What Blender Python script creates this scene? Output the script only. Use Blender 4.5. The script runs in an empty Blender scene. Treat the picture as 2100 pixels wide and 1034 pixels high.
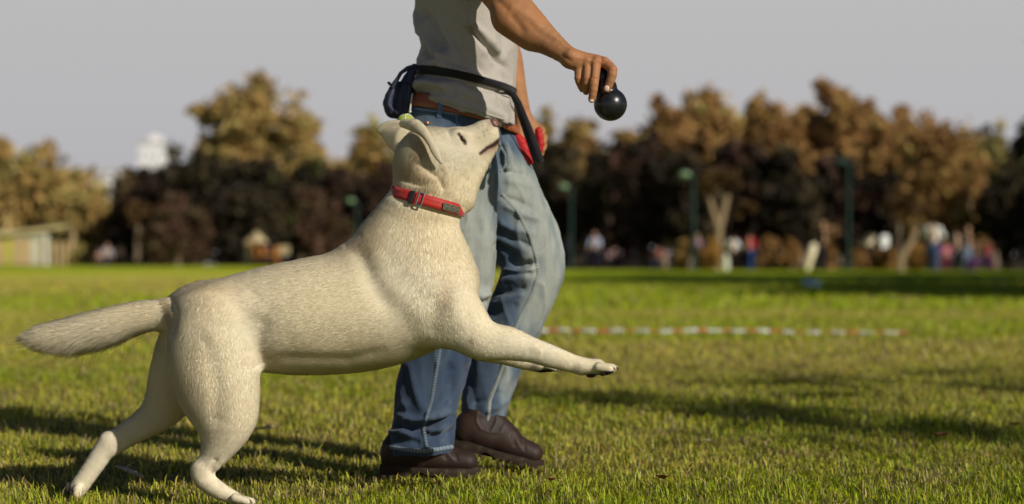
import bpy, bmesh, math, random
import numpy as np
from mathutils import Vector, Matrix
from mathutils.bvhtree import BVHTree
random.seed(7)
R = math.radians
scene = bpy.context.scene

# ------------------------------------------------------------------ camera
F = 3870.0                      # focal length in photograph pixels (2100 wide)
CAMZ = 0.59; HOR = 521.0
cam_d = bpy.data.cameras.new('camera'); cam = bpy.data.objects.new('camera', cam_d)
scene.collection.objects.link(cam); scene.camera = cam
cam.location = (0, 0, CAMZ); cam.rotation_euler = (R(90), 0, 0)
cam_d.sensor_width = 36.0; cam_d.lens = 36.0 * F / 2100; cam_d.shift_y = 4.0 / 2100
cam_d.clip_end = 3000; cam_d.clip_start = 0.05
cam_d.dof.use_dof = True; cam_d.dof.focus_distance = 4.5; cam_d.dof.aperture_fstop = 2.35

# ------------------------------------------------------------------ sky and sun
SUN_EL = R(28); SUN_DIR = Vector((0.715, -0.70, 0)).normalized()   # horizontal direction towards the sun
world = bpy.data.worlds.new('World'); scene.world = world; world.use_nodes = True
nt = world.node_tree; nt.nodes.clear()
out = nt.nodes.new('ShaderNodeOutputWorld'); bg = nt.nodes.new('ShaderNodeBackground')
sky = nt.nodes.new('ShaderNodeTexSky'); sky.sky_type = 'NISHITA'; sky.sun_disc = False
sky.sun_elevation = SUN_EL; sky.sun_rotation = math.atan2(SUN_DIR.x, SUN_DIR.y)
sky.air_density = 1.0; sky.dust_density = 1.0; sky.ozone_density = 1.0
hs = nt.nodes.new('ShaderNodeHueSaturation'); hs.inputs['Saturation'].default_value = 1.5; hs.inputs['Value'].default_value = .85
tint = nt.nodes.new('ShaderNodeMix'); tint.data_type = 'RGBA'; tint.blend_type = 'MULTIPLY'
tint.inputs[0].default_value = 1.0; tint.inputs[7].default_value = (1.0, 0.965, 1.0, 1)
nt.links.new(sky.outputs[0], hs.inputs['Color']); nt.links.new(hs.outputs[0], tint.inputs[6])
# pale haze near the horizon, all the way round
gtc = nt.nodes.new('ShaderNodeTexCoord'); sep = nt.nodes.new('ShaderNodeSeparateXYZ'); hz = nt.nodes.new('ShaderNodeMapRange'); hz.interpolation_type = 'SMOOTHSTEP'
hz.inputs[1].default_value = .135; hz.inputs[2].default_value = .21; hz.inputs[3].default_value = 1; hz.inputs[4].default_value = 0
hmix = nt.nodes.new('ShaderNodeMix'); hmix.data_type = 'RGBA'; hmix.inputs[7].default_value = (11.75, 11.55, 11.65, 1)
lowm = nt.nodes.new('ShaderNodeMix'); lowm.data_type = 'RGBA'; lowm.inputs[6].default_value = (10.6, 10.35, 11.0, 1); lowm.inputs[7].default_value = (12.0, 11.85, 11.9, 1)
lr = nt.nodes.new('ShaderNodeMapRange'); lr.inputs[1].default_value = 0; lr.inputs[2].default_value = .14; nt.links.new(sep.outputs['Z'], lr.inputs[0]); nt.links.new(lr.outputs[0], lowm.inputs[0]); nt.links.new(lowm.outputs[2], hmix.inputs[7])
nt.links.new(gtc.outputs['Generated'], sep.inputs[0]); nt.links.new(sep.outputs['Z'], hz.inputs[0]); nt.links.new(hz.outputs[0], hmix.inputs[0])
nt.links.new(tint.outputs[2], hmix.inputs[6]); nt.links.new(hmix.outputs[2], bg.inputs['Color']); nt.links.new(bg.outputs[0], out.inputs['Surface'])
bg.inputs['Strength'].default_value = 0.05
sun_d = bpy.data.lights.new('sun', 'SUN'); sun_d.energy = 5.0; sun_d.angle = R(0.6); sun_d.color = (1.0, 0.94, 0.83)
sun = bpy.data.objects.new('sun', sun_d); scene.collection.objects.link(sun)
sv = Vector((SUN_DIR.x * math.cos(SUN_EL), SUN_DIR.y * math.cos(SUN_EL), math.sin(SUN_EL)))
sun.rotation_euler = (-sv).to_track_quat('-Z', 'Y').to_euler()
vs = scene.view_settings; vs.view_transform = 'Standard'; vs.look = 'None'; vs.exposure = -0.25; vs.gamma = 1.0
vs.use_curve_mapping = False
scene.cycles.use_denoising = True
scene.cycles.max_bounces = 6; scene.cycles.diffuse_bounces = 3; scene.cycles.sample_clamp_indirect = 4

# ------------------------------------------------------------------ helpers
def W(px, py, Y):
    return np.array([(px - 1050.0) / F * Y, Y, CAMZ - (py - HOR) / F * Y], float)
def topix(P):
    P = np.asarray(P)
    return 1050 + P[:, 0] / P[:, 1] * F, HOR + (CAMZ - P[:, 2]) / P[:, 1] * F
def ground_at(px, py):
    Y = CAMZ * F / (py - HOR); return ((px - 1050) / F * Y, Y, 0.0)

def tag(o, label=None, cat=None, group=None, kind=None):
    if label: o['label'] = label
    if cat: o['category'] = cat
    if group: o['group'] = group
    if kind: o['kind'] = kind
    return o
def link(o, parent=None):
    scene.collection.objects.link(o)
    if parent is not None:
        o.parent = parent; o.matrix_parent_inverse = Matrix.Translation(-Vector(parent.location))
    return o
def empty(name, loc=(0, 0, 0)):
    o = bpy.data.objects.new(name, None); o.location = loc; o.empty_display_size = .1
    scene.collection.objects.link(o); return o
def mesh_np(name, V, Fc, mat, parent=None, smooth=True, col=None, colname='Col'):
    """V (n,3); Fc: (m,k) int array or a list of such arrays"""
    if not isinstance(Fc, (list, tuple)): Fc = [Fc]
    Fc = [np.asarray(f, np.int32) for f in Fc if len(f)]
    me = bpy.data.meshes.new(name)
    me.vertices.add(len(V)); me.vertices.foreach_set('co', np.asarray(V, np.float32).ravel())
    loops = np.concatenate([f.ravel() for f in Fc]); tot = np.concatenate([np.full(len(f), f.shape[1], np.int32) for f in Fc])
    me.loops.add(len(loops)); me.loops.foreach_set('vertex_index', loops)
    me.polygons.add(len(tot)); st = np.concatenate([[0], np.cumsum(tot)[:-1]]).astype(np.int32)
    me.polygons.foreach_set('loop_start', st)
    me.update(calc_edges=True)
    if smooth: me.polygons.foreach_set('use_smooth', np.ones(len(tot), bool))
    if col is not None:
        a = me.color_attributes.new(colname, 'FLOAT_COLOR', 'POINT')
        c = np.ones((len(V), 4), np.float32); c[:, :3] = np.asarray(col)[:, :3]; a.data.foreach_set('color', c.ravel())
    if mat:
        for m in (mat if isinstance(mat, (list, tuple)) else [mat]): me.materials.append(m)
    me.validate()
    return link(bpy.data.objects.new(name, me), parent)
class MB:
    """collects simple solids into one mesh"""
    def __init__(s): s.bm = bmesh.new(); s.mi = 0
    def _mk(s, faces):
        for f in faces: f.material_index = s.mi
    def box(s, c, d, rot=None, bev=0):
        r = bmesh.ops.create_cube(s.bm, size=1)
        vs_ = r['verts']; M = Matrix.Translation(Vector(c)) @ (rot.to_4x4() if rot is not None else Matrix()) @ Matrix.Diagonal((d[0], d[1], d[2], 1))
        bmesh.ops.transform(s.bm, matrix=M, verts=vs_)
        fs = list({f for v in vs_ for f in v.link_faces}); s._mk(fs)
        if bev: 
            es = list({e for v in vs_ for e in v.link_edges})
            q = bmesh.ops.bevel(s.bm, geom=es, offset=bev, segments=2, affect='EDGES', profile=.5); s._mk(q['faces'])
        return s
    def tube(s, pts, rads, n=10, cap=True, flat=1.0):
        pts = [Vector(p) for p in pts]
        if not hasattr(rads, '__len__'): rads = [rads] * len(pts)
        rings = []; prev = None
        for i, p in enumerate(pts):
            d = (pts[min(i + 1, len(pts) - 1)] - pts[max(i - 1, 0)])
            d = d.normalized() if d.length > 1e-9 else Vector((0, 0, 1))
            if prev is None:
                u = d.orthogonal().normalized() if abs(d.y) > .9 else Vector((0, 1, 0)).cross(d).normalized()
            else: u = (prev - d * prev.dot(d)).normalized()
            prev = u; w = d.cross(u)
            rings.append([s.bm.verts.new(p + (u * math.cos(2 * math.pi * k / n) + w * math.sin(2 * math.pi * k / n) * flat) * rads[i]) for k in range(n)])
        fs = []
        for a, b in zip(rings, rings[1:]):
            for k in range(n): fs.append(s.bm.faces.new((a[k], a[(k + 1) % n], b[(k + 1) % n], b[k])))
        if cap: fs.append(s.bm.faces.new(rings[0][::-1])); fs.append(s.bm.faces.new(rings[-1]))
        s._mk(fs); return s
    def ball(s, c, r, sub=2, sc=(1, 1, 1), rot=None):
        q = bmesh.ops.create_icosphere(s.bm, subdivisions=sub, radius=r)
        M = Matrix.Translation(Vector(c)) @ (rot.to_4x4() if rot is not None else Matrix()) @ Matrix.Diagonal((*sc, 1))
        bmesh.ops.transform(s.bm, matrix=M, verts=q['verts'])
        s._mk(list({f for v in q['verts'] for f in v.link_faces})); return s
    def build(s, name, mats, parent=None, smooth=True):
        bmesh.ops.recalc_face_normals(s.bm, faces=s.bm.faces)
        me = bpy.data.meshes.new(name); s.bm.to_mesh(me); s.bm.free()
        if smooth:
            me.polygons.foreach_set('use_smooth', np.ones(len(me.polygons), bool))
            me.set_sharp_from_angle(angle=R(40))
        for m in (mats if isinstance(mats, (list, tuple)) else [mats]): me.materials.append(m)
        return link(bpy.data.objects.new(name, me), parent)

# numpy value noise
def _h(i, j, k, seed):
    n = (i * 73856093) ^ (j * 19349663) ^ (k * 83492791) ^ (seed * 2654435 + 12345)
    n = (n ^ (n >> 13)) & 0x7fffffff
    n = (n * 1274126177 + 374761393) & 0x7fffffff
    n = (n ^ (n >> 15)) & 0xffff
    return n / 65535.0
_RM = np.array([[.36, .48, -.80], [-.80, .60, 0.0], [.48, .64, .60]])
def vnoise(P, freq, seed=0):
    P = np.asarray(P, float) * freq; Q_ = P @ _RM.T + .31 * seed
    return (_vn(Q_, seed) + _vn(Q_ @ _RM.T * 1.13 + 7.7, seed + 50)) * .78
def _vn(P, seed):
    i = np.floor(P).astype(np.int64); f = P - i; f = f * f * (3 - 2 * f)
    i = i.astype(np.int64); r = 0
    for a in (0, 1):
        for b in (0, 1):
            for c in (0, 1):
                w = (f[:, 0] if a else 1 - f[:, 0]) * (f[:, 1] if b else 1 - f[:, 1]) * (f[:, 2] if c else 1 - f[:, 2])
                r = r + w * _h(i[:, 0] + a, i[:, 1] + b, i[:, 2] + c, seed)
    return r * 2 - 1
def fbm(P, freq, seed=0, octs=3):
    s = 0; a = 1; t = 0
    for o in range(octs):
        s = s + a * vnoise(P, freq, seed + o); t += a; a *= .5; freq = np.asarray(freq) * 2.03
    return s / t

# ------------------------------------------------------------------ implicit sculpting (smooth unions of tapered limbs)
def prim(a, b, ra, rb, k=.02, sy=1.0, fur=.010, flow=None, carve=False):
    a = np.asarray(a, float); b = np.asarray(b, float)
    return dict(a=a, b=b, ra=ra, rb=rb, k=k, sy=sy, fur=fur, flow=flow, carve=carve)
def pcone(p, q, k=.02, sy=1.0, fur=.010, flow=None, carve=False):
    """p,q = (px, py, depth, radius_px)"""
    a = W(p[0], p[1], p[2]); b = W(q[0], q[1], q[2])
    return prim(a, b, p[3] / F * p[2], q[3] / F * q[2], k, sy, fur, flow, carve)
_gid = [0]
def chain(pts, k=.02, sy=1.0, fur=.010, **kw):
    _gid[0] += 1
    if len(pts) == 1: pts = [pts[0], (pts[0][0] + .5,) + tuple(pts[0][1:])]
    if len(pts) > 2:      # smooth spline through the joints so the limb has no creases
        P = np.array(pts, float); P = np.vstack([2 * P[0] - P[1], P, 2 * P[-1] - P[-2]]); o = []
        for i in range(1, len(P) - 2):
            L_ = np.linalg.norm(P[i + 1][:2] - P[i][:2]); n = int(np.clip(L_ / 14, 2, 5))
            for j in range(n):
                t = j / n; o.append(.5 * (2 * P[i] + (P[i + 1] - P[i - 1]) * t + (2 * P[i - 1] - 5 * P[i] + 4 * P[i + 1] - P[i + 2]) * t * t + (3 * P[i] - P[i - 1] - 3 * P[i + 1] + P[i + 2]) * t ** 3))
        o.append(P[-2]); pts = [tuple(x) for x in o]
    ps = [pcone(p, q, k, sy, fur, **kw) for p, q in zip(pts, pts[1:])]
    for p in ps: p['g'] = _gid[0]
    return ps
def dist(pr, X, Y, Z):
    sy = pr['sy']; a = pr['a']; b = pr['b']
    px = X - a[0]; py = (Y - a[1]) / sy; pz = Z - a[2]
    bx = b[0] - a[0]; by = (b[1] - a[1]) / sy; bz = b[2] - a[2]
    l2 = bx * bx + by * by + bz * bz + 1e-12
    t = np.clip((px * bx + py * by + pz * bz) / l2, 0, 1)
    return np.sqrt((px - t * bx) ** 2 + (py - t * by) ** 2 + (pz - t * bz) ** 2) - (pr['ra'] + (pr['rb'] - pr['ra']) * t)
def smin(a, b, k):
    h = np.clip(.5 + .5 * (b - a) / k, 0, 1)
    return b + (a - b) * h - k * h * (1 - h)
def sculpt(prims, h, extra=None, pad=.02):
    add = [p for p in prims if not p['carve']]
    lo = np.min([np.minimum(p['a'], p['b']) - np.array([1, p['sy'], 1]) * max(p['ra'], p['rb']) for p in add], 0) - pad
    hi = np.max([np.maximum(p['a'], p['b']) + np.array([1, p['sy'], 1]) * max(p['ra'], p['rb']) for p in add], 0) + pad
    n = np.ceil((hi - lo) / h).astype(int) + 1
    ax = [np.asarray(lo[i] + h * np.arange(n[i]), np.float32) for i in range(3)]
    A = np.full(n, 1.0, np.float32)
    groups = []
    for p in prims:
        if groups and 'g' in p and groups[-1][0].get('g') == p['g']: groups[-1].append(p)
        else: groups.append([p])
    for gp in groups:
        p = gp[0]; l = np.full(3, 1e9); u = np.full(3, -1e9)
        for q in gp:
            r = max(q['ra'], q['rb']); m = np.array([1, max(1, q['sy']), 1]) * r + q['k'] + 3 * h
            l = np.minimum(l, np.minimum(q['a'], q['b']) - m); u = np.maximum(u, np.maximum(q['a'], q['b']) + m)
        s = []
        for i in range(3):
            s.append(slice(max(0, int((l[i] - lo[i]) / h)), min(n[i], int((u[i] - lo[i]) / h) + 2)))
        s = tuple(s)
        d = None
        for q in gp:
            dq = dist(q, ax[0][s[0]][:, None, None], ax[1][s[1]][None, :, None], ax[2][s[2]][None, None, :]).astype(np.float32)
            d = dq if d is None else smin(d, dq, .0012)
        if p['carve']: A[s] = -smin(-A[s], d, p['k'])
        else: A[s] = smin(A[s], d, p['k'])
    if extra: A = extra(A, ax[0][:, None, None], ax[1][None, :, None], ax[2][None, None, :])
    return surfnet(A, lo, h)
def surfnet(A, lo, h):
    A[0] = A[-1] = 1; A[:, 0] = A[:, -1] = 1; A[:, :, 0] = A[:, :, -1] = 1
    s = A < 0
    c = np.zeros(tuple(x - 1 for x in s.shape), np.uint8)
    for i in (0, 1):
        for j in (0, 1):
            for k in (0, 1):
                c += s[i:s.shape[0] - 1 + i, j:s.shape[1] - 1 + j, k:s.shape[2] - 1 + k]
    act = (c > 0) & (c < 8); ijk = np.argwhere(act)
    idx = np.full(c.shape, -1, np.int32); idx[act] = np.arange(len(ijk))
    offs = [(i, j, k) for i in (0, 1) for j in (0, 1) for k in (0, 1)]
    val = {o: A[ijk[:, 0] + o[0], ijk[:, 1] + o[1], ijk[:, 2] + o[2]] for o in offs}
    acc = np.zeros((len(ijk), 3)); cnt = np.zeros(len(ijk))
    for o in offs:
        for a in range(3):
            if o[a] == 0:
                q = list(o); q[a] = 1; q = tuple(q)
                m = (val[o] < 0) != (val[q] < 0)
                t = np.where(m, val[o] / np.where(m, val[o] - val[q], 1), 0)
                P = np.tile(np.array(o, float), (len(ijk), 1)); P[:, a] += t
                acc[m] += P[m]; cnt[m] += 1
    V = lo + h * (ijk + acc / cnt[:, None])
    faces = []
    def quads(e, inside, cells):
        q = np.stack([idx[tuple(cc.T)] for cc in cells], 1)
        ok = (q >= 0).all(1); q = q[ok]; ins = inside[ok]
        q[~ins] = q[~ins][:, ::-1]; faces.append(q)
    for a in range(3):
        s0 = [slice(None)] * 3; s1 = [slice(None)] * 3; s0[a] = slice(0, -1); s1[a] = slice(1, None)
        e = np.argwhere(s[tuple(s0)] != s[tuple(s1)])
        u, v = (a + 1) % 3, (a + 2) % 3
        e = e[(e[:, u] > 0) & (e[:, v] > 0) & (e[:, u] < s.shape[u] - 1) & (e[:, v] < s.shape[v] - 1)]
        ins = s[tuple(e.T)]
        def sh(du, dv):
            x = e.copy(); x[:, u] += du; x[:, v] += dv; return x
        quads(e, ins, [sh(-1, -1), sh(0, -1), sh(0, 0), sh(-1, 0)])
    return V, np.concatenate(faces)
def vnormals(V, Q):
    n = np.zeros_like(V); fn = np.cross(V[Q[:, 2]] - V[Q[:, 0]], V[Q[:, 3]] - V[Q[:, 1]])
    for c in range(4): 
        for a in range(3): n[:, a] += np.bincount(Q[:, c], fn[:, a], len(V))
    return n / (np.linalg.norm(n, axis=1)[:, None] + 1e-12)
def laplace(V, Q, it=1, lam=.5):
    E = np.concatenate([Q[:, [0, 1]], Q[:, [1, 2]], Q[:, [2, 3]], Q[:, [3, 0]]])
    if hasattr(lam, '__len__'): lam = np.asarray(lam)[:, None]
    for _ in range(it):
        s = np.zeros_like(V); c = np.bincount(E[:, 0], minlength=len(V)) + np.bincount(E[:, 1], minlength=len(V))
        for a in range(3): s[:, a] = np.bincount(E[:, 0], V[E[:, 1], a], len(V)) + np.bincount(E[:, 1], V[E[:, 0], a], len(V))
        V = V + lam * (s / np.maximum(c, 1)[:, None] - V)
    return V
def segdist(x, y, pl):
    """pixel distance of points to a polyline and the fraction along it"""
    best = np.full(len(x), 1e9); tt = np.zeros(len(x)); n = len(pl) - 1
    for i in range(n):
        ax_, ay = pl[i]; bx, by = pl[i + 1]; l2 = (bx - ax_) ** 2 + (by - ay) ** 2 + 1e-9
        t = np.clip(((x - ax_) * (bx - ax_) + (y - ay) * (by - ay)) / l2, 0, 1)
        d = np.hypot(x - ax_ - t * (bx - ax_), y - ay - t * (by - ay))
        m = d < best; best[m] = d[m]; tt[m] = (i + t[m]) / n
    return best, tt
def folds(V, N, L):
    """L: list of (polyline in photo pixels, width px, amplitude m) pressed into the camera-facing side"""
    x, y = topix(V); toc = np.array([0, 0, CAMZ]) - V; toc /= np.linalg.norm(toc, axis=1)[:, None]
    face = np.clip((N * toc).sum(1) * 2 + .3, 0, 1); D = np.zeros(len(V))
    for pl, w, amp in L:
        d, t = segdist(x, y, pl); D += amp * np.exp(-(d / w) ** 2) * np.clip(np.minimum(t, 1 - t) * 6 + .15, 0, 1) * face
    return V + N * D[:, None]
def bvh_of(V, Q): return BVHTree.FromPolygons([tuple(v) for v in V], [tuple(int(i) for i in q) for q in Q])
def project(bvh, px, py, off=0.0):
    o = Vector((0, 0, CAMZ)); d = (Vector(W(px, py, 1.0)) - o).normalized()
    h = bvh.ray_cast(o, d)
    if h[0] is None: return None, None
    return h[0] + h[1] * off, h[1]
def resample(pl, step):
    out_ = []
    for (a, b), (c, d) in zip(pl, pl[1:]):
        n = max(1, int(math.hypot(c - a, d - b) / step))
        out_ += [(a + (c - a) * i / n, b + (d - b) * i / n) for i in range(n)]
    return out_ + [pl[-1]]
def surface_strip(name, bvh, pl, width, off, mat, parent, step=3.0, cols=None, zig=0.0, lift=.0008):
    """a thin raised ribbon laid on a surface along a line (seams, hems); real thickness"""
    pts = resample(pl, step); rows = []
    for i, (x, y) in enumerate(pts):
        x0, y0 = pts[max(0, i - 1)]; x1, y1 = pts[min(len(pts) - 1, i + 1)]
        l = math.hypot(x1 - x0, y1 - y0) + 1e-9; nx, ny = -(y1 - y0) / l, (x1 - x0) / l
        row = []
        for t in (-.5, -.22, .22, .5):
            bump = off + (lift * (1 if abs(t) < .3 else 0)) + (zig if i % 2 and abs(t) < .3 else 0)
            if abs(t) == .5: bump = -.0006
            p, n = project(bvh, x + nx * t * width, y + ny * t * width, bump)
            if p is None: row = None; break
            row.append(tuple(p))
        rows.append(row)
    V = []; Q = []; C = []; last = None
    for i, row in enumerate(rows):
        if row is None: continue
        b = len(V); V += row
        c = cols[i % len(cols)] if cols else (1, 1, 1); C += [c] * 4
        if last is not None and (Vector(V[last + 1]) - Vector(V[b + 1])).length < .07:
            for k in range(3): Q.append((last + k, last + k + 1, b + k + 1, b + k))
        last = b
    if not Q: return None
    return mesh_np(name, np.array(V), np.array(Q), mat, parent, True, col=np.array(C))
def band(name, bvh, c, e1, e2, width, off, thick, mat, parent, n=96, arc=(0, 2 * math.pi), smooth=3, rmax=.5, closed=True):
    """a strap laid round a body: c centre, e1/e2 span its plane"""
    c = Vector(c); e1 = Vector(e1).normalized(); e2 = Vector(e2); e2 = (e2 - e1 * e2.dot(e1)).normalized(); ax = e1.cross(e2)
    rr = []
    th = [arc[0] + (arc[1] - arc[0]) * i / (n if closed else n - 1) for i in range(n)]
    for j in (-1, -.33, .33, 1):
        row = []
        for a in th:
            d = e1 * math.cos(a) + e2 * math.sin(a); o = c + ax * (j * width / 2) + d * rmax
            h = bvh.ray_cast(o, -d)
            row.append((h[0] - (c + ax * (j * width / 2))).dot(d) if h[0] is not None else 0)
        rr.append(row)
    rr = np.array(rr); rr = np.where(rr <= 0, rr[rr > 0].mean() if (rr > 0).any() else .1, rr)
    for _ in range(smooth):
        s = np.maximum(rr, (np.roll(rr, 1, 1) + np.roll(rr, -1, 1)) / 2) if closed else rr
        rr = s
    V = []; P = []
    for lay in (0, 1):
        for j, jj in enumerate((-1, -.33, .33, 1)):
            for i, a in enumerate(th):
                d = e1 * math.cos(a) + e2 * math.sin(a)
                V.append(tuple(c + ax * (jj * width / 2) + d * (rr[j, i] + off + (thick if lay else 0))))
    Q = []; m = n if closed else n - 1
    def I(l, j, i): return l * 4 * n + j * n + i % n
    for i in range(m):
        for j in range(3):
            Q.append((I(1, j, i), I(1, j + 1, i), I(1, j + 1, i + 1), I(1, j, i + 1))[::-1])
            Q.append((I(0, j, i), I(0, j + 1, i), I(0, j + 1, i + 1), I(0, j, i + 1)))
        Q.append((I(0, 0, i), I(1, 0, i), I(1, 0, i + 1), I(0, 0, i + 1))[::-1]); Q.append((I(0, 3, i), I(1, 3, i), I(1, 3, i + 1), I(0, 3, i + 1)))
    V = np.array(V)
    return mesh_np(name, V, np.array(Q), mat, parent, True), V, n
def thick_ribbon(name, L, Rr, thick, mat, parent):
    """ribbon between two edge polylines (world points) with thickness along its normal"""
    L = [Vector(p) for p in L]; Rr = [Vector(p) for p in Rr]; V = []; n = len(L)
    for s in (0, 1):
        for i in range(n):
            t = (L[min(i + 1, n - 1)] - L[max(i - 1, 0)]); nn = t.cross(Rr[i] - L[i]).normalized()
            V += [tuple(L[i] + nn * thick * (s - .5)), tuple(Rr[i] + nn * thick * (s - .5))]
    Q = []
    for i in range(n - 1):
        a, b = 2 * i, 2 * i + 2; o = 2 * n
        Q += [(a, a + 1, b + 1, b), (o + a, o + b, o + b + 1, o + a + 1), (a, b, o + b, o + a), (a + 1, o + a + 1, o + b + 1, b + 1)]
    Q += [(0, 2 * n, 2 * n + 1, 1), (2 * n - 2, 2 * n - 1, 4 * n - 1, 4 * n - 2)]
    return mesh_np(name, np.array(V), np.array(Q), mat, parent, True)

# ------------------------------------------------------------------ materials
def material(name, col=(.5, .5, .5), rough=.7, attr=None, noise=None, bump=None, spec=.3, metal=0, sheen=0, sub=0, subr=(1, .35, .2), coat=0, var=None, wave=None):
    """noise=(scale,color2,low,high[,stretch]) ; bump=list of (scale,strength,distance[,stretch]) ; var=(scale,amount) brightness noise"""
    m = bpy.data.materials.new(name); m.use_nodes = True; t = m.node_tree; b = t.nodes['Principled BSDF']
    b.inputs['Roughness'].default_value = rough; b.inputs['Specular IOR Level'].default_value = spec; b.inputs['Metallic'].default_value = metal
    b.inputs['Sheen Weight'].default_value = sheen; b.inputs['Coat Weight'].default_value = coat
    if sub: b.inputs['Subsurface Weight'].default_value = sub; b.inputs['Subsurface Radius'].default_value = subr; b.inputs['Subsurface Scale'].default_value = .012
    tc = t.nodes.new('ShaderNodeTexCoord')
    def vec(st):
        if not st: return tc.outputs['Object']
        mp = t.nodes.new('ShaderNodeMapping'); mp.inputs['Scale'].default_value = st; t.links.new(tc.outputs['Object'], mp.inputs[0]); return mp.outputs[0]
    def noi(sc, st=None, det=4):
        n = t.nodes.new('ShaderNodeTexNoise'); n.inputs['Scale'].default_value = sc; n.inputs['Detail'].default_value = det; t.links.new(vec(st), n.inputs['Vector']); return n.outputs['Fac']
    if attr:
        a = t.nodes.new('ShaderNodeAttribute'); a.attribute_name = attr; c = a.outputs['Color']
    else:
        rgb = t.nodes.new('ShaderNodeRGB'); rgb.outputs[0].default_value = (*col, 1); c = rgb.outputs[0]
    for nz in ([noise] if noise and not isinstance(noise, list) else (noise or [])):
        f = noi(nz[0], nz[4] if len(nz) > 4 else None); mr = t.nodes.new('ShaderNodeMapRange'); mr.inputs[1].default_value = nz[2]; mr.inputs[2].default_value = nz[3]
        t.links.new(f, mr.inputs[0]); mx = t.nodes.new('ShaderNodeMix'); mx.data_type = 'RGBA'; t.links.new(mr.outputs[0], mx.inputs[0]); t.links.new(c, mx.inputs[6]); mx.inputs[7].default_value = (*nz[1], 1); c = mx.outputs[2]
    for vr in ([var] if var and not isinstance(var, list) else (var or [])):
        f = noi(vr[0], vr[2] if len(vr) > 2 else None); mr = t.nodes.new('ShaderNodeMapRange'); mr.inputs[1].default_value = .25; mr.inputs[2].default_value = .75; mr.inputs[3].default_value = 1 - vr[1]; mr.inputs[4].default_value = 1 + vr[1]
        t.links.new(f, mr.inputs[0]); mx = t.nodes.new('ShaderNodeMix'); mx.data_type = 'RGBA'; mx.blend_type = 'MULTIPLY'; mx.inputs[0].default_value = 1; t.links.new(c, mx.inputs[6]); t.links.new(mr.outputs[0], mx.inputs[7]); c = mx.outputs[2]
    t.links.new(c, b.inputs['Base Color']); pn = None
    for bp in (bump or []):
        n = t.nodes.new('ShaderNodeBump'); n.inputs['Strength'].default_value = bp[1]; n.inputs['Distance'].default_value = bp[2]
        t.links.new(noi(bp[0], bp[3] if len(bp) > 3 else None), n.inputs['Height'])
        if pn: t.links.new(pn, n.inputs['Normal'])
        pn = n.outputs[0]
    if pn: t.links.new(pn, b.inputs['Normal'])
    return m
# ------------------------------------------------------------------ ground and grass
def lawn_tone(X, Y):
    """dryness 0 lush .. 1 straw, plus a brightness factor of the turf at a place"""
    P = np.stack([X, Y, np.zeros_like(X)], 1)
    def sm(e0, e1, v): t = np.clip((v - e0) / (e1 - e0), 0, 1); return t * t * (3 - 2 * t)
    wob = vnoise(P, .25, 3) * .8 + vnoise(P, (.7, .7, 1), 5) * .3
    Yw = Y * (1 + .03 * wob) + wob * .5
    right = sm(-1, 1.5, X)
    # strips across the pitch
    dR = .55 - .50 * sm(12.6, 13.6, Yw) + .75 * (sm(17.6, 18.3, Yw) - sm(18.9, 19.7, Yw)) - .25 * sm(22, 25, Yw) 
    dR = dR + .33 * (sm(8.6, 10, Yw) - sm(12.4, 13.4, Yw)) - .30 * (sm(5.6, 6.2, Yw) - sm(8.2, 9.2, Yw))  # greener strip on the right carries tree shade in its colour
    dL = .62 + .12 * (sm(9, 11, Yw) - sm(17, 19, Yw)) - .55 * (sm(18.5, 20.5, Yw) - sm(25, 28, Yw)) + .25 * (sm(30, 36, Yw) - sm(52, 60, Yw)) - .45 * sm(52, 66, Yw)
    dL = dL - .45 * (sm(7.8, 8.6, Yw) - sm(9.0, 9.7, Yw)) * sm(-.3, -.9, X)
    d = dL * (1 - right) + dR * right
    d = d - .75 * sm(.95, 1.7, X) * sm(5.7, 4.9, Yw) - .45 * sm(5.15, 4.7, Yw) * sm(-.75, -.1, X)
    d = d + .42 * fbm(P, (1.6, 1.6, 1), 11) + .22 * vnoise(P, (6, 6, 1), 19) + .30 * vnoise(P, (.45, .45, 1), 17) * sm(40, 8, Y)
    return np.clip(d, 0, 1)
LUSH = np.array([.255, .310, .007]); STRAW = np.array([.400, .350, .056]); BARE = np.array([.10, .075, .045])
def lawn_color(X, Y, jitter=None):
    d = lawn_tone(X, Y)[:, None]
    c = LUSH * (1 - d) + STRAW * d
    if jitter is not None: c = c * jitter[:, None]
    return c
gy = np.concatenate([np.linspace(-6, 3.8, 12), 3.9 * (1.012 ** np.arange(0, 340)), [300, 420, 600, 1000, 1500]])
gx = np.concatenate([[-1500, -600, -250], np.linspace(-40, 60, 401), [250, 600, 1500]])
# finer near the middle: warp so that columns are dense where the camera stands close
gx = np.sign(gx) * np.where(abs(gx) < 60, 60 * (abs(gx) / 60) ** 1.7, abs(gx))
GX, GY = np.meshgrid(gx, gy); n0, n1 = GX.shape
GV = np.stack([GX.ravel(), GY.ravel(), np.zeros(GX.size)], 1)
GV[:, 2] = np.where((abs(GV[:, 0]) < 200) & (GV[:, 1] < 300), -.006 - .008 * (vnoise(GV, (1.1, 1.1, 1), 2) + 1), 0)
ii = np.arange(n0 - 1)[:, None] * n1 + np.arange(n1 - 1)[None]; ii = ii.ravel()
gcol = lawn_color(GV[:, 0], GV[:, 1]); nearw = np.clip((GV[:, 1] - 9) / 14, 0, 1)[:, None]
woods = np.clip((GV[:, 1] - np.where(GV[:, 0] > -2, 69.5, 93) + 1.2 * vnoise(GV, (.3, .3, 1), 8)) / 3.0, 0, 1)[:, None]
bladed = (abs(GV[:, 0]) < .2713 * GV[:, 1] * 1.12 + 1.0)[:, None] & (GV[:, 1] > 3.9)[:, None]
gcol = gcol * np.where(bladed, .30 + 1.15 * nearw, .62 + .6 * nearw) + BARE * (1 - nearw) * .30
gcol = gcol * (1 - woods) + np.array([.055, .042, .028]) * woods
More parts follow.
